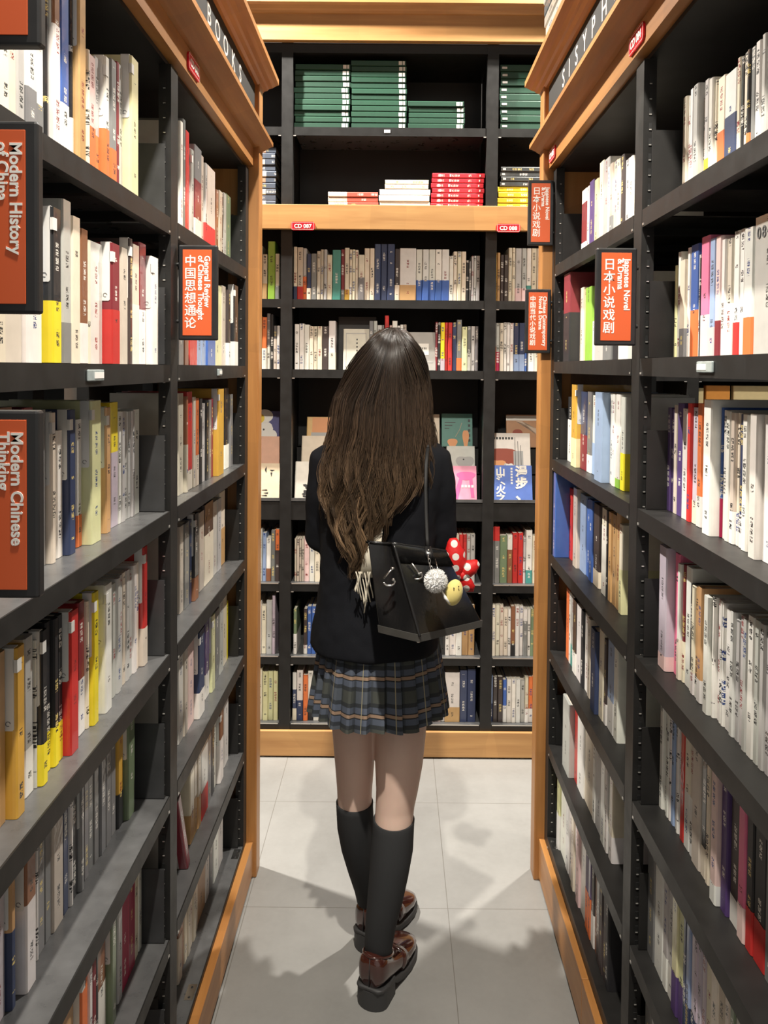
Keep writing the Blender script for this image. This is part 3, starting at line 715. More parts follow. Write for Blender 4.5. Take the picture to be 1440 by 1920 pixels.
add_row('B', BZ[2], YS, '@550 557,463,c/n.25 568,464,i/r.25 575,466,g/o.45 583,476,n/c.25 594,476,s 601,471,i 607,468,i 613,468,g 623,478,c 639,469,T 646,468,m/s.2 655,465,c/Y.2 660,468,c 666,468,c 672,469,c 683,478,c/s.5 693,466,c 702,466,c 714,458,n 726,458,n 740,458,n 749,467,d/c.3 780,466,w/t.3 792,468,w/b.4 804,468,w/b.4 816,468,w/b.4 828,468,w/b.4 842,468,w/b.4 850,480,w 857,472,c 865,472,c 874,472,c 879,488,k 884,490,s 888,480,g 893,480,g 900,480,g', BC, 3)
add_row('B', BZ[2], YS, '@927 932,474,Y 938,474,t 945,478,d 953,478,d 960,465,c 966,465,c 978,466,g/P.25 987,466,g/P.25 996,466,w/T.3 1006,466,c 1016,466,i 1026,468,w', BR, 3)
add_row('B', BZ[3], YS, '@482 491,21,t 500,595,o/w.4 507,588,s/w.4 513,590,k 519,611,s/i.7 525,611,w', BL, 4)
add_row('B', BZ[3], YS, '@552 561,608,w 570,607,w 580,609,w 588,612,c 595,612,c 604,612,c 616,612,d 629,602,w/c.35 @692 700,602,s 707,602,g 716,610,g 720,610,s @721 729,592,r @730 735,610,P 745,602,w 750,611,w 756,609,w 762,609,i @816 821,604,m 826,604,k 834,605,y/L.25 840,605,r 848,605,r 856,605,n 866,600,s/o.25 876,613,f 883,612,s/w.4 891,612,g 897,612,s', BC, 4)
add_row('B', BZ[3], YS, '@923 930,605,w/o.5 937,606,g/x.4 944,606,i 950,605,w 956,605,w 963,606,w 973,606,n/u.35 984,606,n/u.35 988,606,b @990 1002,20,w 1012,20,c 1022,20,g', BR, 4)
add_row('B', BZ[5], YS, '@484 492,21,g 499,1000,u 508,1010,w/a.3 516,995,s 524,993,o/d.6', BL, 6)
add_row('B', BZ[5], YS, '@552 556,1011,i 561,1011,i 565,1011,i 570,1011,i 580,1008,P 590,1010,w 600,1010,c 612,1010,w 624,1010,i 636,1010,g 650,1010,w 664,1010,s 676,1010,c 690,1010,w 702,1010,i @820 832,1010,w 846,1010,c 861,1003,i 868,1003,r 875,1003,r 882,1003,g 891,1003,g', BC, 6)
add_row('B', BZ[5], YS, '@917 927,988,s^r.25 937,988,s^r.25 951,1005,v 961,1004,a^w.3 971,1000,r 981,1000,r 986,1009,g 998,995,w/T.25 1008,1005,c 1018,1000,g', BR, 6)
add_row('B', BZ[6], YS, '@482 490,21,w 499,1137,c 510,1127,g 516,1117,L', BL, 7)
add_row('B', BZ[6], YS, '@550 556,1143,v/w.45 @569 576,1143,d/w.2 584,1138,b 592,1138,b 602,20,s 614,20,w 626,20,i 640,20,w @835 843,20,w 855,20,s/w.5 866,20,s/w.5 878,20,t 890,20,t', BC, 7)
add_row('B', BZ[6], YS, '@922 929,1135,c 937,1135,c 944,1135,c 952,1143,c 958,1143,w 966,1138,a/k.25 974,1137,w 981,1137,w 989,1143,s^w.25 995,1143,w 1001,1143,v 1012,1140,w', BR, 7)
add_row('B', BZ[7], YS, '@482 492,21,c 502,1260,f 512,1259,f 521,1259,f', BL, 8)
add_row('B', BZ[7], YS, '@548 556,1262,n^w.35/c.25 568,1257,w/n.4 577,1267,o 587,20,w/k.3 598,20,w 610,20,i 622,20,w 636,20,s 648,20,w 660,20,n 672,20,c 684,20,w 700,20,g @760 772,20,w 785,20,c 800,20,i 806,20,P 813,20,P 820,20,P 827,20,P 834,20,n/w.45 862,1262,w/t.3 876,1257,n 892,1255,n', BC, 8)
add_row('B', BZ[7], YS, '@917 924,1268,u/n.4 933,1270,d 943,1270,d 950,1276,b/w.4 959,1274,w 967,1274,w 976,1274,w 984,1276,g 991,1270,c/w.3 999,1270,o/w.3 1009,1270,c', BR, 8)

SHELFW = ['', 'top shelf', 'second shelf', 'third shelf', 'fourth shelf', 'fifth shelf', 'sixth shelf', 'bottom shelf']
BROW = {3: 'first row under middle pine band', 4: 'second row under middle pine band', 6: 'row just below the slanted displays', 7: 'second lowest row', 8: 'lowest row'}
def label_of(r):
    c, top, band, star = r['code']
    if band: d = '%s book with %s foot' % (CNAME[c].replace(' ', '-'), CNAME[band[0]].replace(' ', '-'))
    elif top: d = '%s book with %s top' % (CNAME[c].replace(' ', '-'), CNAME[top[0]].replace(' ', '-'))
    else: d = ('%s book with hanging tag' if star else '%s book') % CNAME[c].replace(' ', '-')
    if top and band: d = '%s book with %s top' % (CNAME[c].replace(' ', '-'), CNAME[top[0]].replace(' ', '-'))
    w, n, k = r['where']
    if r['side'] == 'B':
        bay = {BL: 'left bay', BC: 'middle bay', BR: 'right bay'}[w]
        return '%s, %s from left post, %s, %s' % (d, ORD[k], BROW[n], bay) if n not in (3, 4, 6) else '%s, %s in %s' % (d, ORD[k], {3: 'first row under pine band', 4: 'second row under pine band', 6: 'row below slanted displays'}[n] + ', ' + bay)
    return '%s, %s from %s post, %s, %s' % (d, ORD[k], 'divider', SHELFW[n], w)
def frame_of(r):
    """local axes of a standing book: spine +x, thickness y, up z, origin under the spine"""
    gap = 0.0008
    mid = (r['a']+r['b'])/2
    if r['side'] == 'L': M = Matrix.Translation((r['X'], mid, r['z']+0.0006))
    elif r['side'] == 'R': M = Matrix.Translation((r['X'], mid, r['z']+0.0006)) @ Matrix.Rotation(pi, 4, 'Z')
    else: M = Matrix.Translation((mid, r['X'], r['z']+0.0006)) @ Matrix.Rotation(-pi/2, 4, 'Z')
    return M, r['b']-r['a']-gap
def ink_for(c):
    ic = random.choice([(.75, .72, .66)]*3+[(.7, .55, .2)]) if c in DARK else random.choice([(.03, .03, .03)]*4+[(.25, .03, .03), (.03, .06, .2)])
    return (*ic, random.random())
TAGW = 0.0145
TAGINK = plain('tag_print', (.16, .16, .16), .6)
def tag_mesh(th, h, side):
    """white price strip hung over the head of the book, on the cover that faces the aisle's open end, its tab folded onto the spine"""
    b = MB(); sg = -1 if side == 'L' else 1; y = sg*th/2
    L = min(0.105, h*0.48); e = 0.0007; x1 = -0.0035; x0 = x1-TAGW; c = 0.002
    pts = [(x0, h+0.0012), (x0, h-L+c), (x0+c, h-L), (x1-c, h-L), (x1, h-L+c), (x1, h+0.0012)]
    b.prism(pts, min(y, y+sg*e), max(y, y+sg*e), 1, PAPER)
    b.box((x0, min(y, y+sg*e), h+0.0006), (x1, max(y+sg*e, 0) if sg > 0 else max(y, 0), h+0.0013), PAPER)
    tw = min(th*0.62, 0.011)
    ya, yb_ = (y-0.0002, y+tw) if sg < 0 else (y-tw, y+0.0002)
    b.box((-0.004, min(y, y+sg*e), h-0.030), (0.0003, max(y, y+sg*e), h-0.014), PAPER)
    b.box((0.0002, ya, h-0.030), (0.0009, yb_, h-0.014), PAPER)
    cx, cz, r = (x0+x1)/2, h-L+0.009, 0.0034     # printed ring near the foot of the strip
    for q in range(10):
        a0, a1 = 2*pi*q/12, 2*pi*(q+1)/12
        p4 = [(cx+rr*cos(a), cz+rr*sin(a)) for rr, a in ((r, a0), (r, a1), (r*.72, a1), (r*.72, a0))]
        b.prism(p4, y+sg*(e+0.0003), y+sg*e, 1, TAGINK)
    return b
random.seed(11)
BOOKS.sort(key=lambda r: -r['area'])
GROUPN = {LN: 'books in the near left bay', LF: 'books in the far left bay', RN: 'books in the near right bay', RF: 'books in the far right bay', BL: 'books in the end case', BC: 'books in the end case', BR: 'books in the end case'}
N_SINGLE = 246
COVER_WORDS = {(RN, 1, 4): ('他人の顔', .016, 'cover'), (RN, 1, 17): ('他人の顔', .020, 'cover'), (RN, 2, 16): ('084', .024, 'spine')}
rest = BookMesh(); restm = MB()
for i, r in enumerate(BOOKS):
    c, top, band, star = r['code']
    M, th = frame_of(r)
    col = jitter(PAL[c]); tp = (jitter(PAL[top[0]]), top[1]) if top else None
    ink = ink_for(c); gloss = random.random() < (0.75 if r['where'][0] in (LN, LF) else 0.35)
    if i < N_SINGLE:
        bm_ = BookMesh(); bm_.book(th, r['h'], r['dep'], col, tp, ink, gloss, Matrix.Identity(4))
        o = bm_.build('book'); o.matrix_world = M
        tag(o, label_of(r), 'book', GROUPN[r['where'][0]])
        if band:
            q = BookMesh(); q.band(th, r['h']*band[1], r['dep'], jitter(PAL[band[0]]), ink_for(band[0]), Matrix.Identity(4)); q.build('paper_band', o)
        if r['where'] in COVER_WORDS:
            t = MB(); wd, sz, face = COVER_WORDS[r['where']]; GREYI = plain('grey_title_ink', (.14, .14, .14), .6)
            for j, ch in enumerate(wd):
                if face == 'cover': put_text(t, ch, sz, (-.009-sz, th/2+.0006, r['h']*.86-sz-j*sz*1.12), (1, 0, 0), (0, 0, 1), 0, mat=GREYI) if False else put_text(t, ch, sz, (-.010, th/2+.0006, r['h']*.88-sz-j*sz*1.12), (-1, 0, 0), (0, 0, 1), 0, mat=GREYI)
                else: put_text(t, ch, sz, (.0006, -th*.40+j*sz*.62, r['h']*.84), (0, 1, 0), (0, 0, 1), 0, mat=GREYI)
            q = t.build('title_lettering'); q.parent = o
        if star and r['side'] in 'LR':
            q = tag_mesh(th, r['h'], r['side']).build('price_strip'); q.parent = o
    else:
        rest.book(th, r['h'], r['dep'], col, tp, ink, gloss, M)
        if band: rest.band(th, r['h']*band[1], r['dep'], jitter(PAL[band[0]]), ink_for(band[0]), M)
rb = rest.build('further_books'); tag(rb, 'the many smaller books filling the remaining shelves', 'books', kind='stuff')

# leaning book in the far left bay
bm_ = BookMesh(); bm_.book(0.022, 0.215, 0.15, (.72, .68, .62), None, (.5, .02, .03, .3), True, Matrix.Identity(4))
q = BookMesh(); q.book(0.0226, 0.215, 0.02, (.30, .03, .05), None, (.7, .7, .7, .2), True, Matrix.Identity(4))
o = bm_.build('book'); o.matrix_world = Matrix.Translation((-.462, 1.735, LZ[5]+0.006)) @ Matrix.Rotation(radians(22), 4, 'X')
tag(o, 'white book with maroon spine leaning over on the sixth shelf, far left bay', 'book', GROUPN[LF])
q = q.build('spine_cover', o); q.location = (0.0006, 0, 0)

# small volumes lying flat in stacks
def flat_book(x0, x1, y, z0, th, dep, col, ink, top=None, gloss=False, flip=1):
    bm_ = BookMesh(); L = x1-x0
    bm_.book(th-0.0006, L, dep, col, top, ink, gloss, Matrix.Identity(4))
    o = bm_.build('book')
    M = Matrix(((0, 0, flip, x0 if flip > 0 else x1), (-1, 0, 0, y), (0, -flip, 0, z0+th/2), (0, 0, 0, 1)))
    o.matrix_world = M
    return o
def stack(px0, px1, ytop, z, n, col, label, group, dep=0.16, Y=None, jit=0.003, lab=None, cols=None, ink=None, gloss=False, topc=None):
    Y = Y or YB+0.004
    x0, x1 = onY(px0, 700, Y).x, onY(px1, 700, Y).x
    dx = (z-CAM_H)*0.0087*0.0
    h = (onY((px0+px1)/2, ytop, Y).z - z)/n
    out = []
    for i in range(n):
        j = random.uniform(-jit, jit); c = jitter(cols[i % len(cols)] if cols else col, 0.12)
        o = flat_book(x0+j, x1+j+random.uniform(-jit, jit)*0.3, Y+random.uniform(-0.002, 0.003), z+0.0006+i*h, h, dep, c, ink or ink_for('k'), topc, gloss)
        lvl = 'lowest of' if i == 0 else 'topmost of' if i == n-1 else ORD[i+1]+' from bottom of'
        tag(o, '%s, %s %s' % (label[0], lvl, label[1]), 'book', group)
        if lab:
            ln = x1-x0
            for a, w, hh in lab:
                b = MB(); b.box((0.0003, -h*hh/2, ln*a), (0.0009, h*hh/2, ln*a+w), PAPER); q = b.build('spine_label'); q.parent = o
        out.append(o)
    return out
GREEN = (.012, .058, .032)
GL = [(0.865, 0.013, 0.66), (0.938, 0.008, 0.66)]
stack(550, 652, 120, BZ[0], 11, GREEN, ('dark green boxed volume', 'stack beside the left post under the ceiling'), 'dark green volumes on the highest shelf', lab=GL, ink=(*GREEN, .5))
stack(655, 757, 113, BZ[0], 12, GREEN, ('dark green boxed volume', 'tallest green stack'), 'dark green volumes on the highest shelf', lab=GL, ink=(*GREEN, .5))
stack(761, 865, 190, BZ[0], 5, GREEN, ('dark green boxed volume', 'short green stack of five'), 'dark green volumes on the highest shelf', lab=GL, ink=(*GREEN, .5))
stack(932, 1030, 121, BZ[0], 9, GREEN, ('dark green volume', 'stack behind the right-hand crown moulding'), 'dark green volumes on the highest shelf', lab=[(0.03, 0.02, 0.3)], ink=(*GREEN, .5))
stack(613, 706, 360, BZ[1], 3, None, ('white book with red picture', 'low stack above the pine band'), 'books lying above the middle pine band', cols=[(.62, .55, .52), (.6, .5, .46), (.64, .58, .55)], topc=((.5, .10, .07), 0.62))
stack(709, 803, 355, BZ[1], 3, PAL['w'], ('thick white book', 'white stack above the pine band'), 'books lying above the middle pine band')
z5 = onY(756, 355, YB).z
stack(720, 801, 337, z5+0.001, 2, PAL['c'], ('cream book', 'pair lying on the white stack'), 'books lying above the middle pine band')
stack(806, 903, 325, BZ[1], 7, (.62, .02, .035), ('bright red book', 'red stack above the pine band'), 'books lying above the middle pine band', lab=[(0.13, 0.008, 0.5), (0.33, 0.006, 0.5), (0.90, 0.005, 0.4)], ink=(.8, .7, .6, .4))
stack(930, 1012, 350, BZ[1], 4, (.85, .62, .02), ('yellow book', 'yellow stack beside the hanging sign'), 'books lying above the middle pine band', ink=(.8, .8, .8, .2))
z6 = onY(960, 350, YB).z
stack(934, 1012, 313, z6+0.001, 4, (.05, .055, .055), ('film wrapped black book', 'black pile lying on the yellow stack'), 'books lying above the middle pine band', gloss=True, lab=[(0.04, 0.012, 0.4)])
stack(462, 515, 276, BZ[1], 10, None, ('book with patterned end', 'tall stack beside left wooden end post'), 'books lying above the middle pine band', cols=[PAL['w'], (.12, .14, .18), PAL['c'], (.10, .12, .16), (.5, .3, .2)], topc=((.08, .1, .14), 0.35))
# film-wrapped stack on top of the right-hand case
for i in range(9):
    z0 = 2.4345+i*0.031
    bm_ = BookMesh(); bm_.book(0.030, 0.24, 0.17, jitter((.42, .40, .36), 0.2) if i % 3 else (.06, .085, .10), None, ink_for('w'), True, Matrix.Identity(4))
    o = bm_.build('book'); yy = 1.93+random.uniform(-.008, .008)
    o.matrix_world = Matrix(((-1, 0, 0, 0.402+random.uniform(0, .006)), (0, 0, 1, yy), (0, 1, 0, z0+0.015), (0, 0, 0, 1)))
    tag(o, 'film wrapped grey book lying on the lettered case, %s' % ('lowest of its stack' if i == 0 else 'topmost of its stack' if i == 8 else ORD[i+1]+' from the bottom of its stack'), 'book', 'wrapped books on top of the lettered case')

# books shown face out on the slanted display and between the rows
def face_book(px0, py0, px1, py1, Y, lean, th, col, label, art=None, zbase=None, group='books shown face out'):
    zb = zbase if zbase is not None else onY((px0+px1)/2, py1, Y).z
    x0, x1 = onY(px0, 850, Y).x, onY(px1, 850, Y).x
    h = (onY((px0+px1)/2, py0, Y).z-zb)/cos(lean)
    bm_ = BookMesh(); bm_.book(th, h, x1-x0, jitter(col, .03), None, (*[c*0.6 for c in col], .3), False, Matrix.Identity(4))
    o = bm_.build('book')
    M = Matrix(((-1, 0, 0, x0), (0, -1, 0, Y+th/2+0.001), (0, 0, 1, zb+0.001), (0, 0, 0, 1))) 
    o.matrix_world = Matrix.Translation((0, Y, zb+0.001)) @ Matrix.Rotation(-lean, 4, 'X') @ Matrix.Translation((0, -Y, -zb-0.001)) @ M
    tag(o, label, 'book', group)
    if art:
        b = MB(); art(b, x1-x0, h, th/2)
        q = b.build('cover_print'); q.parent = o
    return o
# art is drawn in the book's own frame: across the cover = -x, up = z, out of the cover = +y
def PT(w, u): return -w*u
def quad(b, w, h, t, u0, v0, u1, v1, mat, e=0.0005): b.box((-w*u0, t, h*v0), (-w*u1, t+e, h*v1), mat)
def blob(b, w, h, t, u, v, ru, rv, mat, e=0.0006, n=20, wob=0.0, ph=0):
    pts = [(-w*(u+ru*(1+wob*sin(3*a+ph))*cos(a)), h*(v+rv*(1+wob*sin(3*a+ph))*sin(a))) for a in [2*pi*k/n for k in range(n)]]
    b.prism(pts, t, t+e, 1, mat)
def word(b, w, h, t, u, v, body, size, mat, bold=0.0004): put_text(b, body, size, (-w*u, t+0.0008, h*v), (-1, 0, 0), (0, 0, 1), bold, mat=mat)
pm = lambda nm, c, r=0.5: plain('print_'+nm, c, r, 0, 0.06, 30)
P_W, P_K, P_Y, P_O, P_R = pm('white', (.82, .80, .74)), pm('ink', (.03, .03, .03)), pm('yellow', (.85, .6, .05)), pm('orange', (.75, .33, .13)), pm('rust', (.32, .06, .03))
P_G, P_PK, P_N, P_BL, P_BE = pm('grey', (.42, .42, .41)), pm('deep_pink', (.62, .12, .32)), pm('navy', (.05, .05, .16)), pm('blue', (.09, .16, .50)), pm('beige', (.62, .48, .36))
def art_bear(b, w, h, t):
    blob(b, w, h, t, .30, .35, .42, .40, P_W, wob=.12); blob(b, w, h, t, .42, .85, .30, .20, P_W, 0.0009); blob(b, w, h, t, .30, .78, .13, .13, P_Y, 0.0012); blob(b, w, h, t, .72, .28, .16, .16, P_W, 0.0009)
    for u in (.22, .42): blob(b, w, h, t, u, .45, .03, .03, P_K, 0.0012, 10)
def art_marks(b, w, h, t):
    for u, v, ru, rv in ((.5, .82, .03, .08), (.72, .8, .08, .02), (.7, .7, .03, .06), (.5, .25, .10, .02), (.55, .17, .08, .02), (.5, .1, .1, .02), (.12, .3, .08, .2)): blob(b, w, h, t, u, v, ru, rv, P_K if u > .2 else P_BE, 0.0006, 10, .3, u*9)
def art_pattern(b, w, h, t):
    rr = random.Random(3)
    for k in range(16): blob(b, w, h, t, rr.uniform(.1, .9), rr.uniform(.05, .6), rr.uniform(.05, .14), rr.uniform(.03, .09), P_K, 0.0006, 12, .4, k)
def art_peach(b, w, h, t): quad(b, w, h, t, .12, .45, .98, .97, P_O); quad(b, w, h, t, .1, .02, .98, .45, P_G)
def art_teal(b, w, h, t):
    blob(b, w, h, t, .35, .12, .16, .13, P_O, wob=.1); blob(b, w, h, t, .78, .25, .10, .28, P_O, wob=.15)
    b.tube([(-w*.45, t+.001, h*.3), (-w*.58, t+.001, h*.5), (-w*.66, t+.001, h*.72)], 0.0012, P_BE, 6)
    for i in range(3): quad(b, w, h, t, .1, .72-.09*i, .45-.1*i, .745-.09*i, P_K)
    for i in range(5): quad(b, w, h, t, .86, .15+.15*i, .93, .23+.15*i, P_K)
def art_red(b, w, h, t):
    blob(b, w, h, t, .30, .38, .42, .26, P_R, wob=.1); blob(b, w, h, t, .18, .18, .2, .16, P_O, .0009, wob=.2); blob(b, w, h, t, .45, .14, .1, .12, P_W, .0009, wob=.3)
    quad(b, w, h, t, .58, .1, .82, .55, P_G, .0009)
    for i in range(7): quad(b, w, h, t, .08+.075*i, .84, .13+.075*i, .90, P_K)
    for i in range(3): quad(b, w, h, t, .62+.07*i, .2, .63+.07*i, .9-.1*i, P_K, .0011)
def art_blue(b, w, h, t):
    for i, ch in enumerate('漫步、'): word(b, w, h, t, .57, .70-.32*i, ch, h*.34, P_W, .0022)
    for i, ch in enumerate('山头火之'): word(b, w, h, t, .06, .72-.245*i, ch, h*.27, P_W, .0014)
    for i in range(6): quad(b, w, h, t, .45, .88-.08*i, .50, .93-.08*i, P_W)
def art_pink(b, w, h, t):
    blob(b, w, h, t, .62, .72, .34, .12, P_PK, wob=.1)
    b.prism([(-w*.32, h*.05), (-w*.12, h*.05), (-w*.40, h*.7), (-w*.52, h*.7)], t, t+.0007, 1, P_PK); b.prism([(-w*.72, h*.7), (-w*.84, h*.7), (-w*.92, h*.1), (-w*.80, h*.1)], t, t+.0007, 1, P_PK)
    for i in range(4): quad(b, w, h, t, .45+.12*i, .38, .53+.12*i, .45, P_W, .0011)
def art_photo(b, w, h, t): blob(b, w, h, t, .35, .35, .16, .22, P_R, wob=.1); quad(b, w, h, t, 0, .82, 1, .97, P_W); b.prism([(-w*.3, h*.8), (-w*.5, h*.8), (-w, h*.35), (-w, h*.55)], t, t+.0009, 1, P_BE)
def art_sketch(b, w, h, t): blob(b, w, h, t, .65, .35, .3, .3, P_G, wob=.2); blob(b, w, h, t, .6, .5, .03, .03, P_K, .0009, 8)
def art_frame(b, w, h, t):
    for q in ((.10, .06, .12, .9), (.86, .06, .88, .9), (.10, .88, .88, .9), (.10, .06, .88, .08)): quad(b, w, h, t, *q, P_G)
    for i in range(6): quad(b, w, h, t, .50, .72-.09*i, .55, .76-.09*i, P_K)
def art_grey(b, w, h, t): quad(b, w, h, t, .35, .4, .75, .7, P_W); [quad(b, w, h, t, .45+.06*i, .55, .48+.06*i, .60, P_K, .001) for i in range(4)]; quad(b, w, h, t, .5, .2, .9, .23, P_G)
Z1, Z2, Z3 = BZ[4], BZ[4]+0.10, BZ[4]+0.20
Y1_, Y2_, Y3_ = YB+0.02, YB+0.115, YB+0.195
LE = radians(14)
face_book(470, 772, 525, 818, Y3_, LE, .016, (.06, .06, .20), 'navy picture book with a round white animal, slanted display, left bay', art_bear, Z3)
face_book(470, 820, 525, 870, Y2_, LE, .016, (.72, .42, .30), 'peach covered book, middle step of slanted display, left bay', None, Z2)
face_book(470, 871, 523, 936, Y1_, LE, .018, (.80, .66, .46), 'cream book with brush marks, lowest step of slanted display, left bay', art_marks, Z1)
face_book(574, 783, 660, 830, Y3_, LE, .018, (.72, .46, .18), 'tan and peach book half hidden by long hair, top display step', art_peach, Z3)
face_book(564, 819, 634, 870, Y2_, LE, .018, (.62, .52, .42), 'beige book behind the dark shoulder, middle display step', None, Z2)
face_book(552, 868, 634, 938, Y1_, LE, .016, (.78, .75, .66), 'white book with black leaf pattern beside the dark shoulder', art_pattern, Z1)
face_book(780, 778, 824, 870, Y3_, LE, .018, (.76, .66, .50), 'cream book showing between hair and teal book', None, Z3)
face_book(828, 777, 886, 840, Y3_, LE, .016, (.085, .25, .20), 'teal book with orange shapes standing face out', art_teal, Z3)
face_book(838, 838, 891, 890, Y2_, LE, .018, (.62, .62, .58), 'pale grey sketch covered book above the pink book', art_sketch, Z2)
face_book(843, 876, 895, 941, Y1_, LE, .016, (.82, .32, .45), 'pink book with darker pink tower picture standing face out', art_pink, Z1)
face_book(950, 779, 1010, 850, Y3_, LE, .018, (.50, .26, .14), 'brown photograph covered book, top display step, right bay', art_photo, Z3)
face_book(920, 814, 996, 890, Y2_, LE, .018, (.80, .74, .66), 'white book with rust red picture standing face out', art_red, Z2)
face_book(927, 875, 1000, 942, Y1_, LE, .020, (.10, .18, .55), 'blue book with large white characters standing face out', art_blue, Z1)
face_book(632, 594, 703, 690, YB+0.075, radians(4), .03, (.03, .028, .026), 'wide black boxed book behind the framed white book, second row', None, BZ[3])
face_book(642, 617, 691, 691, YB+0.012, radians(5), .016, (.66, .62, .55), 'white framed cover standing face out beside the dark head of hair', art_frame, BZ[3])
face_book(764, 623, 815, 692, YB+0.012, radians(5), .016, (.36, .35, .33), 'grey book standing face out, half hidden by the dark hair', art_grey, BZ[3])

STEELE = plain('scuffed_dark_steel', (0.040, 0.041, 0.043), 0.4, 0.1, 0.35, 25)
# bookends: bent steel plates with a round finger hole
def bookend(side, Y, z, x0, x1, h, label, hole=True):
    s = -1 if side == 'L' else 1
    cx, cz, r = (x0+x1)/2 + s*0.012, z+h*0.42, 0.016
    out = [(x0, z+0.001), (x1, z+0.001), (x1, z+h), (x0, z+h)]
    b = MB()
    if hole:
        ring = [(cx+r*cos(a), cz+r*sin(a)) for a in [2*pi*k/20 for k in range(20)]]
        # plate with a hole: four strips and a fan of quads around the circle
        sq = []
        R = 0.024
        for k in range(20):
            a = 2*pi*k/20; m_ = max(abs(cos(a)), abs(sin(a))); sq.append((cx+R*cos(a)/m_, cz+R*sin(a)/m_))
        vs = [(x, Y-0.0008, zz) for x, zz in ring+sq]+[(x, Y+0.0008, zz) for x, zz in ring+sq]; fs = []
        for k in range(20):
            j = (k+1) % 20; fs += [(k, j, 20+j, 20+k), (40+k, 60+k, 60+j, 40+j), (k, 40+k, 40+j, j)]
        b.add(vs, fs, STEELE if side == 'L' else STEEL)
        xa, xb = min(x0, x1), max(x0, x1); mt = STEELE if side == 'L' else STEEL
        b.box((xa, Y-0.0008, z+0.001), (xb, Y+0.0008, cz-R), mt); b.box((xa, Y-0.0008, cz+R), (xb, Y+0.0008, z+h), mt)
        if cx-R > xa: b.box((xa, Y-0.0008, cz-R), (cx-R, Y+0.0008, cz+R), mt)
        if cx+R < xb: b.box((cx+R, Y-0.0008, cz-R), (xb, Y+0.0008, cz+R), mt)
    else:
        b.box((min(x0, x1), Y-0.0008, z+0.001), (max(x0, x1), Y+0.0008, z+h), STEEL)
    o = b.build('bookend', origin=((x0+x1)/2, Y, z))
    f = MB(); f.box((min(x0, x1), Y-0.0008, z+0.0004), (max(x0, x1), Y+0.012, z+0.0016), STEEL)
    q = f.build('foot_plate'); q.parent = o; q.location = (-(x0+x1)/2, -Y, -z)
    return tag(o, label, 'bookend', 'steel bookends beside the divider posts')
for i in range(7):
    bookend('L', 1.500, LZ[i], -0.448, -0.60, 0.150 if i else 0.140, 'grey steel bookend by the divider post, %s, left case' % SHELFW[i+1])
    bookend('R', 1.452, RZ[i], 0.474, 0.62, 0.150 if i > 1 else 0.145, 'black steel bookend by the divider post, %s, right case' % SHELFW[i+1])
# far bays: dark plates by the wooden end
for i in range(7):
    bookend('L', 2.252, LZ[i], -0.455, -0.60, 0.150, 'dark bookend against the end panel, %s, left case' % SHELFW[i+1], False)
    bookend('R', 2.2575, RZ[i], 0.482, 0.62, 0.150, 'dark bookend against the end panel, %s, right case' % SHELFW[i+1], False)
# large books shown face out in the outer bays of the end case, seen over the shelved books through the open backs
def far_face(x0, x1, h, col, label):
    th = 0.03; bm_ = BookMesh(); bm_.book(th, h, x1-x0, col, None, (*[c*0.6 for c in col], .3), False, Matrix.Identity(4))
    o = bm_.build('book'); o.matrix_world = Matrix(((-1, 0, 0, x0), (0, -1, 0, YB+0.03), (0, 0, 1, BZ[4]+0.001), (0, 0, 0, 1)))
    return tag(o, label, 'book', 'large books glimpsed through the case backs')
far_face(1.235, 1.330, 0.47, (.80, .34, .07), 'orange book glimpsed through the gap under the eye-level shelf')
far_face(1.345, 1.70, 0.47, (.80, .66, .36), 'cream yellow board glimpsed through the gap under the eye-level shelf')
far_face(1.205, 1.225, 0.46, (.80, .66, .36), 'thin cream book glimpsed through the gap beside the orange one')
far_face(-1.32, -1.16-.095, 0.47, (.62, .55, .48), 'pale book glimpsed through the back of the left-hand case')

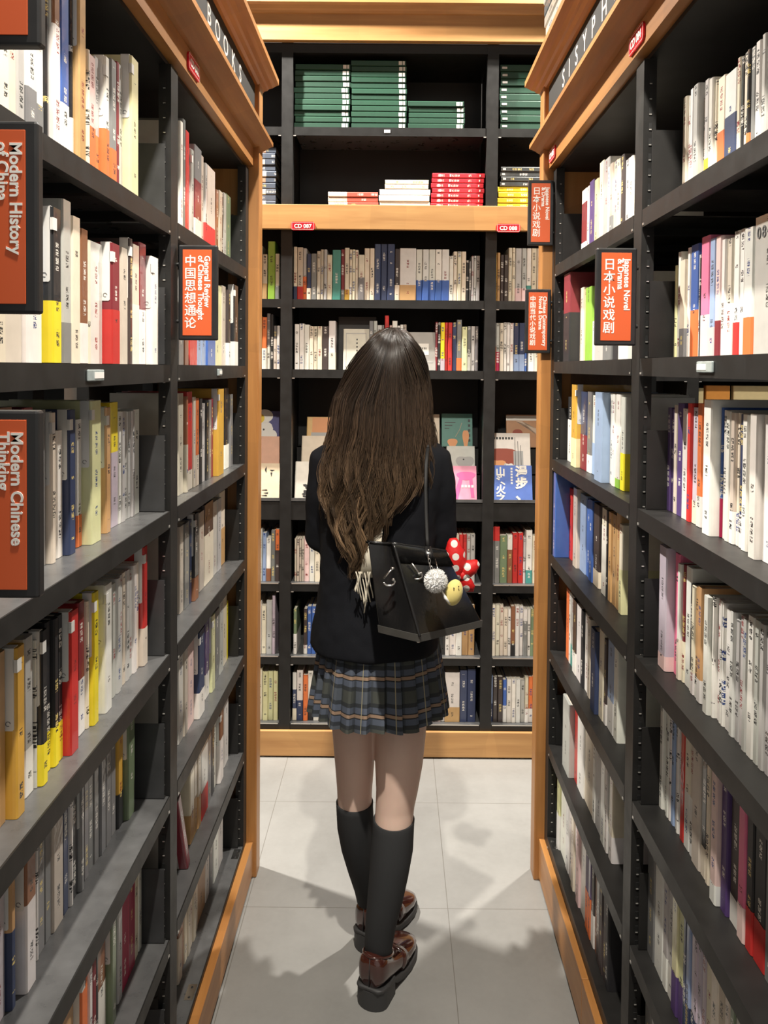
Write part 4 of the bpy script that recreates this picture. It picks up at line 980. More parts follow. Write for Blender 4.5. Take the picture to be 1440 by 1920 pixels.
# ------------------------------------------------------------------ the person walking away down the aisle
SKIN = plain('skin_in_sheer_tights', (0.74, 0.525, 0.43), 0.5, 0, 0.05, 25)
SKIN.node_tree.nodes['Principled BSDF'].inputs['Subsurface Weight'].default_value = 0.08
BLAZER = plain('black_wool', (0.0065, 0.0072, 0.010), 0.85, 0, 0.25, 60, 0.2, bump=0.15, bscale=700)
SOCK = plain('charcoal_knit', (0.040, 0.041, 0.043), 0.9, 0, 0.12, 40, 0.2, bump=0.2, bscale=500, stretch=(6, 6, 1))
PATENT = plain('brown_patent_leather', (0.050, 0.014, 0.010), 0.14, 0, 0.2, 15, 0.6, coat=0.8)
RUBBER = plain('black_shoe_sole', (0.035, 0.035, 0.036), 0.55, 0, 0.1, 40)
def plaid_material():
    mt, nt, b = nodes_of('grey_blue_plaid')
    uv = N(nt, 'ShaderNodeUVMap', uv_map='Cloth'); sp = N(nt, 'ShaderNodeSeparateXYZ'); nt.links.new(uv.outputs[0], sp.inputs[0])
    def tri(c, per, off):      # distance to the nearest line of a repeat, in metres
        f = math_(nt, 'FRACT', math_(nt, 'ADD', math_(nt, 'DIVIDE', c, per), off)); return math_(nt, 'MULTIPLY', math_(nt, 'ABSOLUTE', math_(nt, 'SUBTRACT', f, 0.5)), per)
    def lt(x, a): return math_(nt, 'LESS_THAN', x, a)
    dv = tri(sp.outputs[1], 0.085, 0.888); du = tri(sp.outputs[0], 0.0832, 0.2)
    c = mix(nt, 0.0, (0.060, 0.066, 0.058), (0, 0, 0))
    c = mix(nt, math_(nt, 'MULTIPLY', lt(du, 0.020), 0.55), c, (0.085, 0.105, 0.150))
    c = mix(nt, math_(nt, 'MULTIPLY', lt(dv, 0.020), 0.75), c, (0.085, 0.105, 0.155))
    band = math_(nt, 'MULTIPLY', lt(dv, 0.029), math_(nt, 'GREATER_THAN', dv, 0.0195)); c = mix(nt, math_(nt, 'MULTIPLY', band, 0.8), c, (0.018, 0.022, 0.028))
    band = math_(nt, 'MULTIPLY', lt(du, 0.027), math_(nt, 'GREATER_THAN', du, 0.0195)); c = mix(nt, math_(nt, 'MULTIPLY', band, 0.5), c, (0.022, 0.026, 0.030))
    c = mix(nt, lt(dv, 0.0062), c, (0.016, 0.018, 0.022)); c = mix(nt, lt(dv, 0.0036), c, (0.30, 0.20, 0.135))
    c = mix(nt, math_(nt, 'MULTIPLY', lt(du, 0.0011), 0.9), c, (0.36, 0.32, 0.20))
    nt.links.new(c, b.inputs['Base Color']); b.inputs['Roughness'].default_value = 0.85
    n2 = N(nt, 'ShaderNodeTexNoise'); n2.inputs['Scale'].default_value = 900
    tc = N(nt, 'ShaderNodeTexCoord'); nt.links.new(tc.outputs['Object'], n2.inputs[0])
    bp = N(nt, 'ShaderNodeBump'); bp.inputs['Strength'].default_value = 0.2; bp.inputs['Distance'].default_value = 0.001
    nt.links.new(n2.outputs[0], bp.inputs['Height']); nt.links.new(bp.outputs[0], b.inputs['Normal'])
    return mt
PLAID = plaid_material()

PERSON = empty('person', (-0.04, 1.93, 0), 'person walking away, long wavy brown hair, black blazer, pleated plaid skirt, dark knee socks', 'person')
PO = Vector(PERSON.location)
def ppart(name, mb, smooth=True, parent=None):
    o = mb.build(name, None, smooth); o.parent = parent or PERSON
    if parent is None: o.location = -PO
    return o
def limb_rings(rows, Yfun=None):
    out = []
    for l, r, py, Y, k in rows:
        a, c = onY(l, py, Y), onY(r, py, Y); rx = (c.x-a.x)/2
        out.append((((a+c)/2), rx, rx*k))
    return out
LEG_L = [(618, 716, 1235, 1.94, 1.05), (620, 708, 1300, 1.945, 1.08), (622, 704, 1360, 1.95, 1.08), (628, 702, 1430, 1.955, 1.05), (632, 698, 1480, 1.96, 1.08), (633, 697, 1512, 1.962, 1.1), (635, 699, 1550, 1.975, 1.15), (643, 703, 1592, 1.99, 1.15), (655, 707, 1632, 2.01, 1.12), (667, 709, 1668, 2.03, 1.1), (674, 711, 1698, 2.056, 1.12), (677, 714, 1722, 2.07, 1.12), (679, 716, 1740, 2.075, 1.1)]
LEG_R = [(702, 800, 1235, 1.94, 1.05), (704, 802, 1300, 1.935, 1.08), (704, 800, 1360, 1.925, 1.08), (703, 793, 1430, 1.915, 1.05), (705, 784, 1480, 1.905, 1.05), (704, 777, 1512, 1.90, 1.08), (702, 774, 1545, 1.893, 1.12), (698, 772, 1590, 1.886, 1.15), (695, 763, 1640, 1.88, 1.12), (691, 752, 1690, 1.875, 1.08), (688, 741, 1730, 1.876, 1.08), (686, 734, 1768, 1.882, 1.10), (688, 732, 1800, 1.890, 1.1), (690, 732, 1820, 1.894, 1.1)]
HEEL_R = onZ(692, 1891, 0); YAW_R = radians(24)
HEEL_L = onZ(681, 1784, 0); YAW_L = radians(33)
def foot_axes(yaw): return Vector((sin(yaw), cos(yaw), 0)), Vector((cos(yaw), -sin(yaw), 0))

# --- body: legs, torso, neck, head with a face, arms and hands joined into one continuous skin
body = MB()
XC = -0.04
body.loft(limb_rings(LEG_L), SKIN, 24); body.loft(limb_rings(LEG_R), SKIN, 24)
for H, yaw in ((HEEL_R, YAW_R), (HEEL_L, YAW_L)):
    fd, rt = foot_axes(yaw); up = Vector((0, 0, 1))
    body.loft([(H+fd*u+up*zz, w, hh, tuple(rt), (0, 0, 1)) for u, w, zz, hh in ((0.008, .018, .075, .02), (0.02, .026, .075, .03), (0.06, .026, .07, .032), (0.11, .030, .055, .025), (0.16, .034, .042, .016), (0.20, .026, .036, .010), (0.215, .012, .034, .006))], SKIN, 16)
TORSO = [(.80, .140, .110), (.88, .138, .108), (.95, .130, .098), (1.03, .115, .088), (1.10, .115, .090), (1.20, .130, .095), (1.28, .140, .090), (1.335, .135, .072), (1.365, .095, .055), (1.385, .055, .048)]
body.loft([((XC+(z-1.1)*0.04, 1.95, z), rx, ry) for z, rx, ry in TORSO], SKIN, 28)
body.loft([((XC+.014, 1.95, 1.36), .050, .050), ((-.018, 1.948, 1.42), .046, .046), ((-.010, 1.946, 1.50), .05, .052)], SKIN, 20)
HX, HY, HZ = -0.006, 1.945, 1.540
body.ball((HX, HY, HZ), (.072, .088, .100), SKIN, 24, 18)
body.ball((HX, HY+.028, HZ-.055), (.052, .058, .058), SKIN, 20, 14)      # jaw
body.ball((HX, HY+.088, HZ-.016), (.012, .018, .022), SKIN, 12, 8)        # nose
body.tube([(HX, HY+.082, HZ+.018), (HX, HY+.098, HZ-.020)], [.008, .011], SKIN, 10)
for sx in (-1, 1): body.ball((HX+sx*.071, HY+.004, HZ-.01), (.010, .018, .030), SKIN, 12, 8)
ARM_L = [onY(617, 862, 1.95), onY(608, 930, 1.96), onY(605, 1005, 1.975), Vector((-.175, 2.07, 1.135)), Vector((-.125, 2.165, 1.155))]
ARM_R = [onY(812, 862, 1.95), onY(820, 930, 1.955), onY(823, 1005, 1.965), Vector((.098, 2.06, 1.135)), Vector((.045, 2.16, 1.155))]
for A, sx in ((ARM_L, -1), (ARM_R, 1)):
    body.tube(A, [.043, .040, .036, .030, .023], SKIN, 16)
    w = A[-1]; d = (A[-1]-A[-2]).normalized(); side = Vector((0, 0, 1)).cross(d).normalized(); up = d.cross(side)*-1
    pc = w+d*.048
    body.loft([(w, .024, .018, tuple(side), tuple(d.cross(side))), (w+d*.03, .036, .015, tuple(side), tuple(d.cross(side))), (w+d*.07, .040, .014, tuple(side), tuple(d.cross(side))), (w+d*.090, .036, .011, tuple(side), tuple(d.cross(side)))], SKIN, 14)
    curl = -d.cross(side) if d.cross(side).z > 0 else d.cross(side)
    for k, (off, ln) in enumerate(((-.030, .062), (-.010, .072), (.010, .068), (.029, .054))):
        p0 = w+d*.080+side*off; p1 = p0+d*ln*.45+curl*.004; p2 = p1+d*ln*.28+curl*.014; p3 = p2+d*ln*.12+curl*.018
        body.tube([p0, p1, p2, p3], [.0088, .0084, .0076, .0055], SKIN, 10)
    ts = -1 if sx > 0 else 1
    p0 = w+d*.022+side*(.026*ts); p1 = p0+d*.026+side*(.020*ts)+curl*.006; p2 = p1+d*.030+side*(.004*ts)+curl*.008
    body.tube([p0, p1, p2], [.011, .0098, .0068], SKIN, 10)
bo = ppart('body', body)
rm = bo.modifiers.new('one_skin', 'REMESH'); rm.mode = 'VOXEL'; rm.voxel_size = 0.0045; rm.use_smooth_shade = True
sm = bo.modifiers.new('even_out', 'SMOOTH'); sm.iterations = 4; sm.factor = 0.5
dg = bpy.context.evaluated_depsgraph_get(); dg.update()
me2 = bpy.data.meshes.new_from_object(bo.evaluated_get(dg)); old = bo.data; bo.modifiers.clear(); bo.data = me2; bpy.data.meshes.remove(old)
me2.polygons.foreach_set('use_smooth', [True]*len(me2.polygons))
EYEW, IRIS, LIP = plain('eye_white', (.75, .74, .72), .3), plain('dark_iris', (.02, .012, .008), .2), plain('rose_lip', (.45, .12, .11), .45)
for sx in (-1, 1):
    e = MB(); e.ball((HX+sx*.029, HY+.0755, HZ+.004), (.012, .006, .0075), EYEW, 14, 8); e.ball((HX+sx*.029, HY+.0795, HZ+.004), (.0055, .003, .006), IRIS, 12, 8); ppart('eye', e)
    e = MB(); e.tube([(HX+sx*.016, HY+.083, HZ+.023), (HX+sx*.030, HY+.081, HZ+.028), (HX+sx*.046, HY+.070, HZ+.022)], [.002, .003, .0012], IRIS, 6); ppart('eyebrow', e)
e = MB(); e.loft([((HX-.022, HY+.074, HZ-.058), .001, .001, (0, 1, 0), (0, 0, 1)), ((HX-.010, HY+.083, HZ-.056), .004, .006, (0, 1, 0), (0, 0, 1)), ((HX, HY+.085, HZ-.057), .004, .0065, (0, 1, 0), (0, 0, 1)), ((HX+.010, HY+.083, HZ-.056), .004, .006, (0, 1, 0), (0, 0, 1)), ((HX+.022, HY+.074, HZ-.058), .001, .001, (0, 1, 0), (0, 0, 1))], LIP, 10); ppart('lips', e)

# --- blazer
bl = MB()
BZR = [(.850, .163, .148, 0), (.858, .164, .149, 0), (.90, .160, .143, 0), (.96, .151, .133, 0), (1.03, .143, .122, 0), (1.10, .142, .116, 0), (1.18, .150, .114, 0), (1.26, .162, .108, 0), (1.315, .168, .096, 0), (1.345, .160, .082, 0), (1.370, .130, .070, 0), (1.388, .090, .062, 0), (1.400, .070, .060, 0)]
bl.loft([((XC+(z-1.1)*.03, 1.95, z), rx, ry) for z, rx, ry, _ in BZR], BLAZER, 48, expo=2.3)
for A in (ARM_L, ARM_R):
    P = list(A); sh = P[0]+Vector((0.03 if P[0].x < 0 else -0.03, 0, 0.012))
    bl.tube([sh, P[0], P[1], P[2], P[3], P[3]+(P[4]-P[3])*0.85], [.052, .050, .0485, .047, .042, .037], BLAZER, 24)
o = ppart('blazer', bl)
sd = o.modifiers.new('soft_cloth', 'REMESH'); sd.mode = 'VOXEL'; sd.voxel_size = 0.006; sd.use_smooth_shade = True
s2 = o.modifiers.new('even_out', 'SMOOTH'); s2.iterations = 10; s2.factor = 0.5
tx = bpy.data.textures.new('cloth_folds', 'CLOUDS'); tx.noise_scale = 0.09
dm = o.modifiers.new('folds', 'DISPLACE'); dm.texture = tx; dm.strength = 0.012; dm.mid_level = 0.5; dm.texture_coords = 'GLOBAL'
dg = bpy.context.evaluated_depsgraph_get(); dg.update()
me2 = bpy.data.meshes.new_from_object(o.evaluated_get(dg)); o.modifiers.clear(); o.data = me2
me2.polygons.foreach_set('use_smooth', [True]*len(me2.polygons))
BLAZER_O = o
col_ = MB(); col_.loft([((-.026, 1.95, 1.385), .066, .064), ((-.022, 1.95, 1.415), .058, .058), ((-.020, 1.95, 1.418), .052, .052)], plain('white_shirt', (.75, .74, .72), .7), 28, caps=False); ppart('shirt_collar', col_)

# --- pleated skirt
NP, SUB = 26, 8
zt_, zb_ = 0.93, 0.690
vs, fs, uvs = [], [], []
lev = 14; n = NP*SUB
for j in range(lev+1):
    t = j/lev; z = zt_+(zb_-zt_)*t
    rx = .138+(.172-.138)*t**0.9; ry = .108+(.158-.108)*t**0.9
    for k in range(n):
        q = (k % SUB)/SUB; a = 2*pi*(k/n) + 0.06*t*sin(3.1*k/SUB)/NP*2
        saw = (q/0.86) if q < 0.86 else (1-(q-0.86)/0.14)
        r = 1 + (0.02+0.12*t)*(saw-0.6) + 0.012*t*sin(k/SUB*2.4)
        zz = z + (0.004*sin(k/SUB*1.7)+0.0035*saw)*t
        vs.append((XC+.004+rx*r*cos(a), 1.945+ry*r*sin(a), zz))
for j in range(lev):
    for k in range(n):
        k2 = (k+1) % n; fs.append((j*n+k, j*n+k2, (j+1)*n+k2, (j+1)*n+k)); uvs.append([(k*.0052, -(j/lev)*.24), ((k+1)*.0052, -(j/lev)*.24), ((k+1)*.0052, -((j+1)/lev)*.24), (k*.0052, -((j+1)/lev)*.24)])
me = bpy.data.meshes.new('skirt'); me.from_pydata(vs, [], fs); me.materials.append(PLAID)
ul = me.uv_layers.new(name='Cloth'); ul.data.foreach_set('uv', [q for f in uvs for p in f for q in p]); me.update()
sk = bpy.data.objects.new('skirt', me); COL.objects.link(sk); sk.parent = PERSON; sk.location = -PO
so = sk.modifiers.new('cloth_thickness', 'SOLIDIFY'); so.thickness = 0.0025; so.offset = -1

# --- socks and loafers
def sub_rings(rows, y0, grow):
    out = []
    rr = limb_rings(rows); keep = [i for i, q in enumerate(rows) if q[2] >= y0]
    i0 = keep[0]
    if i0 > 0:
        a, c = rows[i0-1], rows[i0]; t = (y0-a[2])/(c[2]-a[2]); mid = tuple(a[k]+(c[k]-a[k])*t for k in range(5)); rows = [mid]+[rows[i] for i in keep]
    return [(p, rx+grow, ry+grow) for p, rx, ry in limb_rings(rows)]
for rows, y0 in ((LEG_L, 1503), (LEG_R, 1535)):
    rr = sub_rings(rows, y0, 0.0035); s_ = MB(); p, rx, ry = rr[0]
    rr = [(p+Vector((0, 0, .0008)), rx-.0025, ry-.0025), (p+Vector((0, 0, .0008)), rx-.0005, ry-.0005)] + rr
    s_.loft(rr, SOCK, 32); o = ppart('sock', s_)
def loafer(H, yaw, ank):
    fd, rt = foot_axes(yaw); up = Vector((0, 0, 1)); H = Vector(H)
    u_ = MB()
    prof = [(.000, .020, .052, .106), (.004, .030, .050, .122), (.016, .0365, .048, .126), (.035, .0385, .044, .116), (.060, .0385, .036, .097), (.085, .039, .029, .084), (.115, .0430, .022, .076), (.150, .0470, .020, .067), (.185, .0455, .020, .054), (.210, .0370, .020, .045), (.226, .0240, .021, .038), (.233, .0090, .022, .032)]
    u_.loft([(H+fd*u+up*((a+c)/2), w, (c-a)/2, tuple(rt), (0, 0, 1)) for u, w, a, c in prof], PATENT, 28, expo=2.7)
    o = ppart('loafer', u_)
    s_ = MB()
    for (u0, u1, w0, za, zb) in (): pass
    sol = [(-.006, .026, .044, .054), (.004, .036, .043, .053), (.03, .0415, .040, .050), (.06, .0410, .032, .043), (.085, .0415, .012, .032), (.115, .0455, .002, .024), (.150, .0500, .0, .022), (.185, .0485, .0, .022), (.212, .040, .001, .022), (.230, .0260, .003, .023), (.238, .010, .006, .022)]
    s_.loft([(H+fd*u+up*((a+c)/2), w, (c-a)/2, tuple(rt), (0, 0, 1)) for u, w, a, c in sol], RUBBER, 28, expo=5)
    q = ppart('sole', s_, True, o)
    h_ = MB(); pts = []
    for k in range(13):
        a = pi*k/12; pts.append((-.008+.030*(1-sin(a)), -.040*cos(a)))
    pts = pts+[(.066, .040), (.066, -.040)]
    vs = [H+fd*(x*1.0)+rt*y+up*0.0 for x, y in pts]+[H+fd*x+rt*y*1.0+up*.046 for x, y in pts]; k = len(pts)
    h_.add(vs, [(i, (i+1) % k, k+(i+1) % k, k+i) for i in range(k)]+[tuple(range(k))[::-1], tuple(range(k, 2*k))], RUBBER)
    q = h_.build('heel', o); smooth_by_angle(q, 35)
    c_ = MB(); ring = []
    for k in range(29):
        a = 2*pi*k/28; uu = .050+.046*cos(a); ring.append(H+fd*uu+rt*(.0345*sin(a))+up*(.123-.036*max(0, (uu-.010)/.086)))
    c_.tube(ring, .0028, PATENT, 8, False); ppart('collar', c_, True, o)
    st = MB(); st.loft([(H+fd*.112+up*.046, .0445, .031, tuple(rt), (0, 0, 1)), (H+fd*.136+up*.0435, .0472, .0275, tuple(rt), (0, 0, 1))], PATENT, 28, expo=2.7); ppart('strap', st, True, o)
    sm_ = MB(); sm_.tube([H+fd*-.0012+up*.054, H+fd*-.001+up*.09, H+fd*.002+up*.120], .0012, RUBBER, 6); ppart('back_seam', sm_, True, o)
    return o
loafer(HEEL_R, YAW_R, None); loafer(HEEL_L, YAW_L, None)

# --- long wavy hair: a soft core with several thousand fine strands gathered into locks
def hair_material():
    mt, nt, b = nodes_of('brown_hair')
    a = N(nt, 'ShaderNodeVertexColor', layer_name='Tint'); nt.links.new(a.outputs[0], b.inputs['Base Color'])
    b.inputs['Roughness'].default_value = 0.36; b.inputs['Specular IOR Level'].default_value = 0.55; b.inputs['Sheen Weight'].default_value = 0.0
    return mt
HAIR = hair_material()
SIL = [(613, 727, 748), (618, 709, 765), (626, 694, 777), (640, 680, 787), (660, 669, 793), (690, 655, 797), (720, 643, 801), (750, 630, 804), (780, 625, 806), (810, 621, 809), (840, 611, 813), (870, 603, 816), (900, 598, 816), (930, 597, 806), (955, 600, 788), (980, 607, 768), (1010, 616, 752), (1040, 624, 735), (1065, 634, 715), (1085, 648, 700)]
DEPTH = [(613, .000), (618, .035), (626, .062), (640, .085), (660, .103), (690, .117), (740, .128), (820, .146), (900, .158), (1000, .160), (1090, .150)]
def lerp_tab(tab, x, c):
    if x <= tab[0][0]: return tab[0][c]
    for p, q in zip(tab, tab[1:]):
        if x <= q[0]: t = (x-p[0])/(q[0]-p[0]); return p[c]+(q[c]-p[c])*t
    return tab[-1][c]
YH = 1.955
def hair_point(py, th, k=1.0):
    l, r = lerp_tab(SIL, py, 1), lerp_tab(SIL, py, 2); d = lerp_tab(DEPTH, py, 1)
    Yc = YH-d*0.55
    a, c = onY(l, py, Yc), onY(r, py, Yc); hw = (c.x-a.x)/2; xc = (a.x+c.x)/2
    return Vector((xc+hw*k*sin(th), YH-d*k*cos(th), a.z))
rg = random.Random(21)
core = MB(); rings_v = []; n = 40; fsx = []; vs = []
pys = [614, 618, 624, 632, 642, 655, 675, 700, 730, 770, 810, 850, 890, 925, 955, 985, 1010, 1030]
for py in pys:
    for k in range(n):
        th = -pi+2*pi*k/n
        kk = 0.90 if py < 880 else 0.90-0.55*((py-880)/150)
        p = hair_point(py, th, kk)
        if abs(th) > 1.9: p = hair_point(py, th, kk*(0.92 if py < 660 else 0.55))
        vs.append(p)
for j in range(len(pys)-1):
    for k in range(n): fsx.append((j*n+k, j*n+(k+1) % n, (j+1)*n+(k+1) % n, (j+1)*n+k))
fsx.append(tuple(range(n))); fsx.append(tuple(range((len(pys)-1)*n, len(pys)*n))[::-1])
HV, HF, HC = [], [], []
def hair_col(py, r):
    t = min(1, max(0, (py-640)/380)); 
    root, midc, end = (.022, .0145, .010), (.052, .031, .018), (.155, .098, .054)
    c = [root[i]+(midc[i]-root[i])*min(1, t*2.2) if t < .45 else midc[i]+(end[i]-midc[i])*((t-.45)/.55) for i in range(3)]
    return [x*r for x in c]
for v, i in zip(vs, range(len(vs))): HV.append(tuple(v)); HC.append(hair_col(pys[i//n], 0.45))
HF += fsx
def end_row(th):
    s = sin(th) if abs(th) < pi/2 else math.copysign(1, th)
    return lerp_tab([(-1, 985), (-.75, 1030), (-.4, 1078), (-.05, 1082), (.2, 1050), (.5, 990), (.75, 950), (1, 915)], s, 1)
NL = 230
for L in range(NL):
    th0 = rg.uniform(-1.95, 1.95) if L > 80 else -1.9+3.8*(L+0.5)/81
    e = end_row(th0)+rg.uniform(-70, 18)
    ph, wl, amp = 2.0*sin(1.8*th0+.6)+1.3*th0+rg.uniform(-.75, .75), rg.uniform(115, 165), rg.uniform(.007, .017)
    dr = rg.uniform(-.14, .14); kk0 = rg.uniform(.92, 1.05)
    tone = rg.choice((.5, .7, .9, 1.1, 1.5))*rg.uniform(.85, 1.15); R = rg.uniform(.004, .011)
    guide = []
    M_ = 26
    for i in range(M_):
        t = i/(M_-1); py = 615+(e-615)*t**1.05
        w = max(0, (py-(720+90*max(0, cos(th0))))/300)
        th = th0*min(1, (0.25+2.2*t) if t < .35 else 1)+dr*w + 0.16*w*sin(2*pi*py/wl+ph)
        p = hair_point(py, th, kk0+0.04*w*sin(2*pi*py/wl*0.7+ph*2))
        p += Vector((amp*w*sin(2*pi*py/wl+ph), -amp*w*cos(2*pi*py/wl+ph)*.4, 0))
        guide.append((p, py, t))
    for sidx in range(22):
        a = rg.uniform(0, 6.28); rr = sqrt(rg.random()); tn = tone*rg.uniform(.75, 1.3)
        f0 = rg.uniform(0, 6.28); cut = rg.uniform(.9, 1.0); wid = rg.uniform(.00035, .00065)
        base = len(HV); m_ = int(M_*cut)
        for i in range(m_):
            p, py, t = guide[i]
            env = R*(0.5+0.7*sin(pi*min(1, t*1.15))) * (1 if t < .8 else 1-.35*(t-.8)/.2)*(1+.5*max(0, t-.5))
            an = a+1.1*t*sin(f0)
            q = p+Vector((cos(an)*rr*env+.0035*t*sin(11*t+f0*3), sin(an)*rr*env*.7, 0))
            wv = wid*(1.0 if t < .85 else max(.25, 1-(t-.85)/.15*.8))
            ttn = hair_col(py, tn)
            for k in range(3):
                HV.append((q.x+wv*cos(2.094*k+f0), q.y+wv*sin(2.094*k+f0), q.z)); HC.append(ttn)
        for i in range(m_-1):
            for k in range(3):
                b0 = base+i*3; HF.append((b0+k, b0+(k+1) % 3, b0+3+(k+1) % 3, b0+3+k))
me = bpy.data.meshes.new('hair'); me.from_pydata(HV, [], HF); me.materials.append(HAIR)
at = me.color_attributes.new('Tint', 'FLOAT_COLOR', 'POINT'); at.data.foreach_set('color', [x for c in HC for x in (*c, 1.0)])
me.polygons.foreach_set('use_smooth', [True]*len(me.polygons)); me.update()
ho = bpy.data.objects.new('hair', me); COL.objects.link(ho); ho.parent = PERSON; ho.location = -PO

# --- scarf end with twisted fringe showing below the hair
CREAM = plain('cream_wool', (.62, .57, .46), .85, 0, .15, 120)
sc = MB()
pts = [onY(702, 990, 1.805), onY(697, 1040, 1.795), onY(690, 1082, 1.792)]
sc.loft([(p, .020, .005) for p in pts], CREAM, 16); so_ = ppart('scarf', sc)
fr = MB(); rg = random.Random(5)
for i in range(11):
    px = 667+i*2.9; e = 1150-abs(i-6)*4-rg.uniform(0, 14)-(10 if i < 3 else 0); P = []
    for k in range(9):
        t = k/8; P.append(onY(676+(px-676)*1.0+ (3.5*sin(4*t+i)), 1072+(e-1072)*t, 1.788-.004*sin(5*t+i*2)))
    fr.tube(P, .0016, CREAM, 6)
q = fr.build('fringe', None, True); q.parent = so_; 

# ------------------------------------------------------------------ black leather bag on the shoulder strap
LEATHER = plain('black_smooth_leather', (.010, .010, .0105), .25, 0, .2, 20, .5, bump=0.12, bscale=160)
LEATHERB = plain('lit_leather_base', (.085, .082, .076), .38, 0, .2, 30, .5, bump=0.12, bscale=160)  # leather lightened to paint the light on the bag's base
BAG = empty('handbag', tuple(onY(800, 1200, 1.76)), 'black leather bag with silver clasps hanging behind the hip on a thin strap', 'handbag')
BO_ = Vector(BAG.location)
def bpart(name, mb, smooth=True, parent=None):
    o = mb.build(name, None, smooth); o.parent = parent or BAG
    if parent is None: o.location = -BO_
    return o
B1, B2 = onY(786, 1194, 1.612), onY(905, 1166, 1.805)
fdir = (B2-B1); fdir.z = 0; fdir.normalize(); gdir = Vector((-fdir.y, fdir.x, 0))
if gdir.y < 0: gdir = -gdir
G = 0.115
B1b, B2b = B1+gdir*G+Vector((0, 0, -.004)), B2+gdir*(G*.55)+Vector((0, 0, -.004))
T1, T2 = onY(737, 1020, 1.685), onY(836, 1034, 1.785)
T1b, T2b = T1+gdir*.050+Vector((-.02, 0, -.004)), T2+gdir*.045
def bag_ring(t):
    c = [B1.lerp(T1, t), B2.lerp(T2, t), B2b.lerp(T2b, t), B1b.lerp(T1b, t)]
    bul = .012*sin(pi*t); mid = (c[0]+c[1]+c[2]+c[3])/4
    out = []
    for i in range(4):
        a, b_ = c[i], c[(i+1) % 4]
        for k in range(6):
            q = a.lerp(b_, k/6); nrm = ((a+b_)/2-mid).normalized(); s_ = sin(pi*k/6)
            gus = -.022*s_*t if i in (3, 1) else bul*s_
            cr = .985 if k == 0 else 1
            out.append(mid+(q-mid)*cr+nrm*gus)
    return out
g = MB(); lv = [0, .02, .05, .12, .25, .4, .55, .7, .85, .95, 1.0]; vs = []; fs = []
for t in lv: vs += bag_ring(t)
n = 24
for j in range(len(lv)-1):
    for k in range(n): fs.append((j*n+k, j*n+(k+1) % n, (j+1)*n+(k+1) % n, (j+1)*n+k))
fs += [tuple(range(n))[::-1], tuple(range((len(lv)-1)*n, len(lv)*n))]
g.add(vs, fs, LEATHER); o = bpart('body', g); smooth_by_angle(o, 48)
bv = o.modifiers.new('soft_edges', 'BEVEL'); bv.width = .004; bv.segments = 2; bv.limit_method = 'ANGLE'; bv.angle_limit = radians(40)
# base welt, studs
g = MB(); r0 = bag_ring(0); mid = sum(r0, Vector())/len(r0); vs = [mid+(p-mid)*1.015+Vector((0, 0, .004)) for p in r0]+[mid+(p-mid)*1.0+Vector((0, 0, -.012)) for p in r0]
g.add(vs, [(k, (k+1) % n, n+(k+1) % n, n+k) for k in range(n)]+[tuple(range(n)), tuple(range(n, 2*n))[::-1]], LEATHERB); o = bpart('base', g, False); smooth_by_angle(o, 40)
for u, v in ((.06, .12), (.94, .12), (.06, .85), (.94, .85)):
    p = B1.lerp(B2, u)+gdir*G*v+Vector((0, 0, -.010)); g = MB(); g.tube([p, p+Vector((0, 0, -.007))], [.005, .0035], CHROME, 12); bpart('stud', g)
# flap over the mouth with corner tabs, seam piping along the near corner
g = MB(); fl = []
for t in (1.0, .80):
    ring = bag_ring(t); fl.append([ring[k] for k in range(0, 7)])
nrm = ((B1+B2)/2-(B1b+B2b)/2).normalized()
vs = [p+nrm*.004 for p in fl[0]]+[p+nrm*.004 for p in fl[1]]+[p for p in fl[0]]+[p for p in fl[1]]
fs = [(k, k+1, 8+k, 7+k) for k in range(6)]+[(7+k, 8+k, 22+k, 21+k) for k in range(6)]
g.add(vs, fs, LEATHER); bpart('flap', g)
g = MB(); g.tube([bag_ring(t)[0]+nrm*.001 for t in lv], .0032, LEATHER, 8); bpart('piping', g)
g = MB(); g.tube([bag_ring(1)[k]+Vector((0, 0, .001)) for k in range(24)]+[bag_ring(1)[0]], .0035, LEATHER, 8); bpart('rim_piping', g)
def clasp(pa, pb, Y):
    g = MB(); a, b_ = onY(*pa, Y), onY(*pb, Y)
    g.tube([a, b_], .0022, CHROME, 8); g.ball(b_, .0042, CHROME, 12, 8)
    c = a.lerp(b_, .45)+Vector((.004, -.002, -.016)); ring = [c+Vector((.012*cos(q), -.002, .0075*sin(q))) for q in [pi+1.25*pi*k/12 for k in range(13)]]
    g.tube(ring, .0022, CHROME, 8); g.ball(ring[-1], .0036, CHROME, 10, 6)
    return bpart('clasp', g)
clasp((719, 1085), (736, 1066), 1.645); clasp((772, 1056), (786, 1076), 1.682)
# strap over the shoulder and its leather tab
g = MB()
SP = [onY(803, 1034, 1.742), onY(801, 1010, 1.758), onY(799, 960, 1.785), onY(798, 915, 1.80), onY(799, 870, 1.822), onY(802, 840, 1.86), onY(805, 822, 1.91), onY(806, 818, 1.955), onY(806, 832, 2.01), onY(806, 880, 2.045), onY(806, 960, 2.05)]
for i in range(len(SP)-1):
    a, b_ = SP[i], SP[i+1]
STRAPM = plain('matte_black_strap', (.009, .009, .009), .6, 0, .2, 30, .3)
g.loft([(p, .0042, .0016) for p in SP[:6]], STRAPM, 10)
g.tube(SP[5:], .0035, STRAPM, 8); bpart('strap', g)
g = MB(); a, b_ = onY(802, 1024, 1.742), onY(806, 1048, 1.722); g.loft([(a, .007, .002), (a.lerp(b_, .5), .010, .003), (b_, .008, .002)], LEATHER, 12); tb = bpart('strap_tab', g)
g = MB(); g.ball(a.lerp(b_, .3)+Vector((0, -.004, 0)), .003, CHROME, 10, 6); q = g.build('rivet', None, True); q.parent = tb

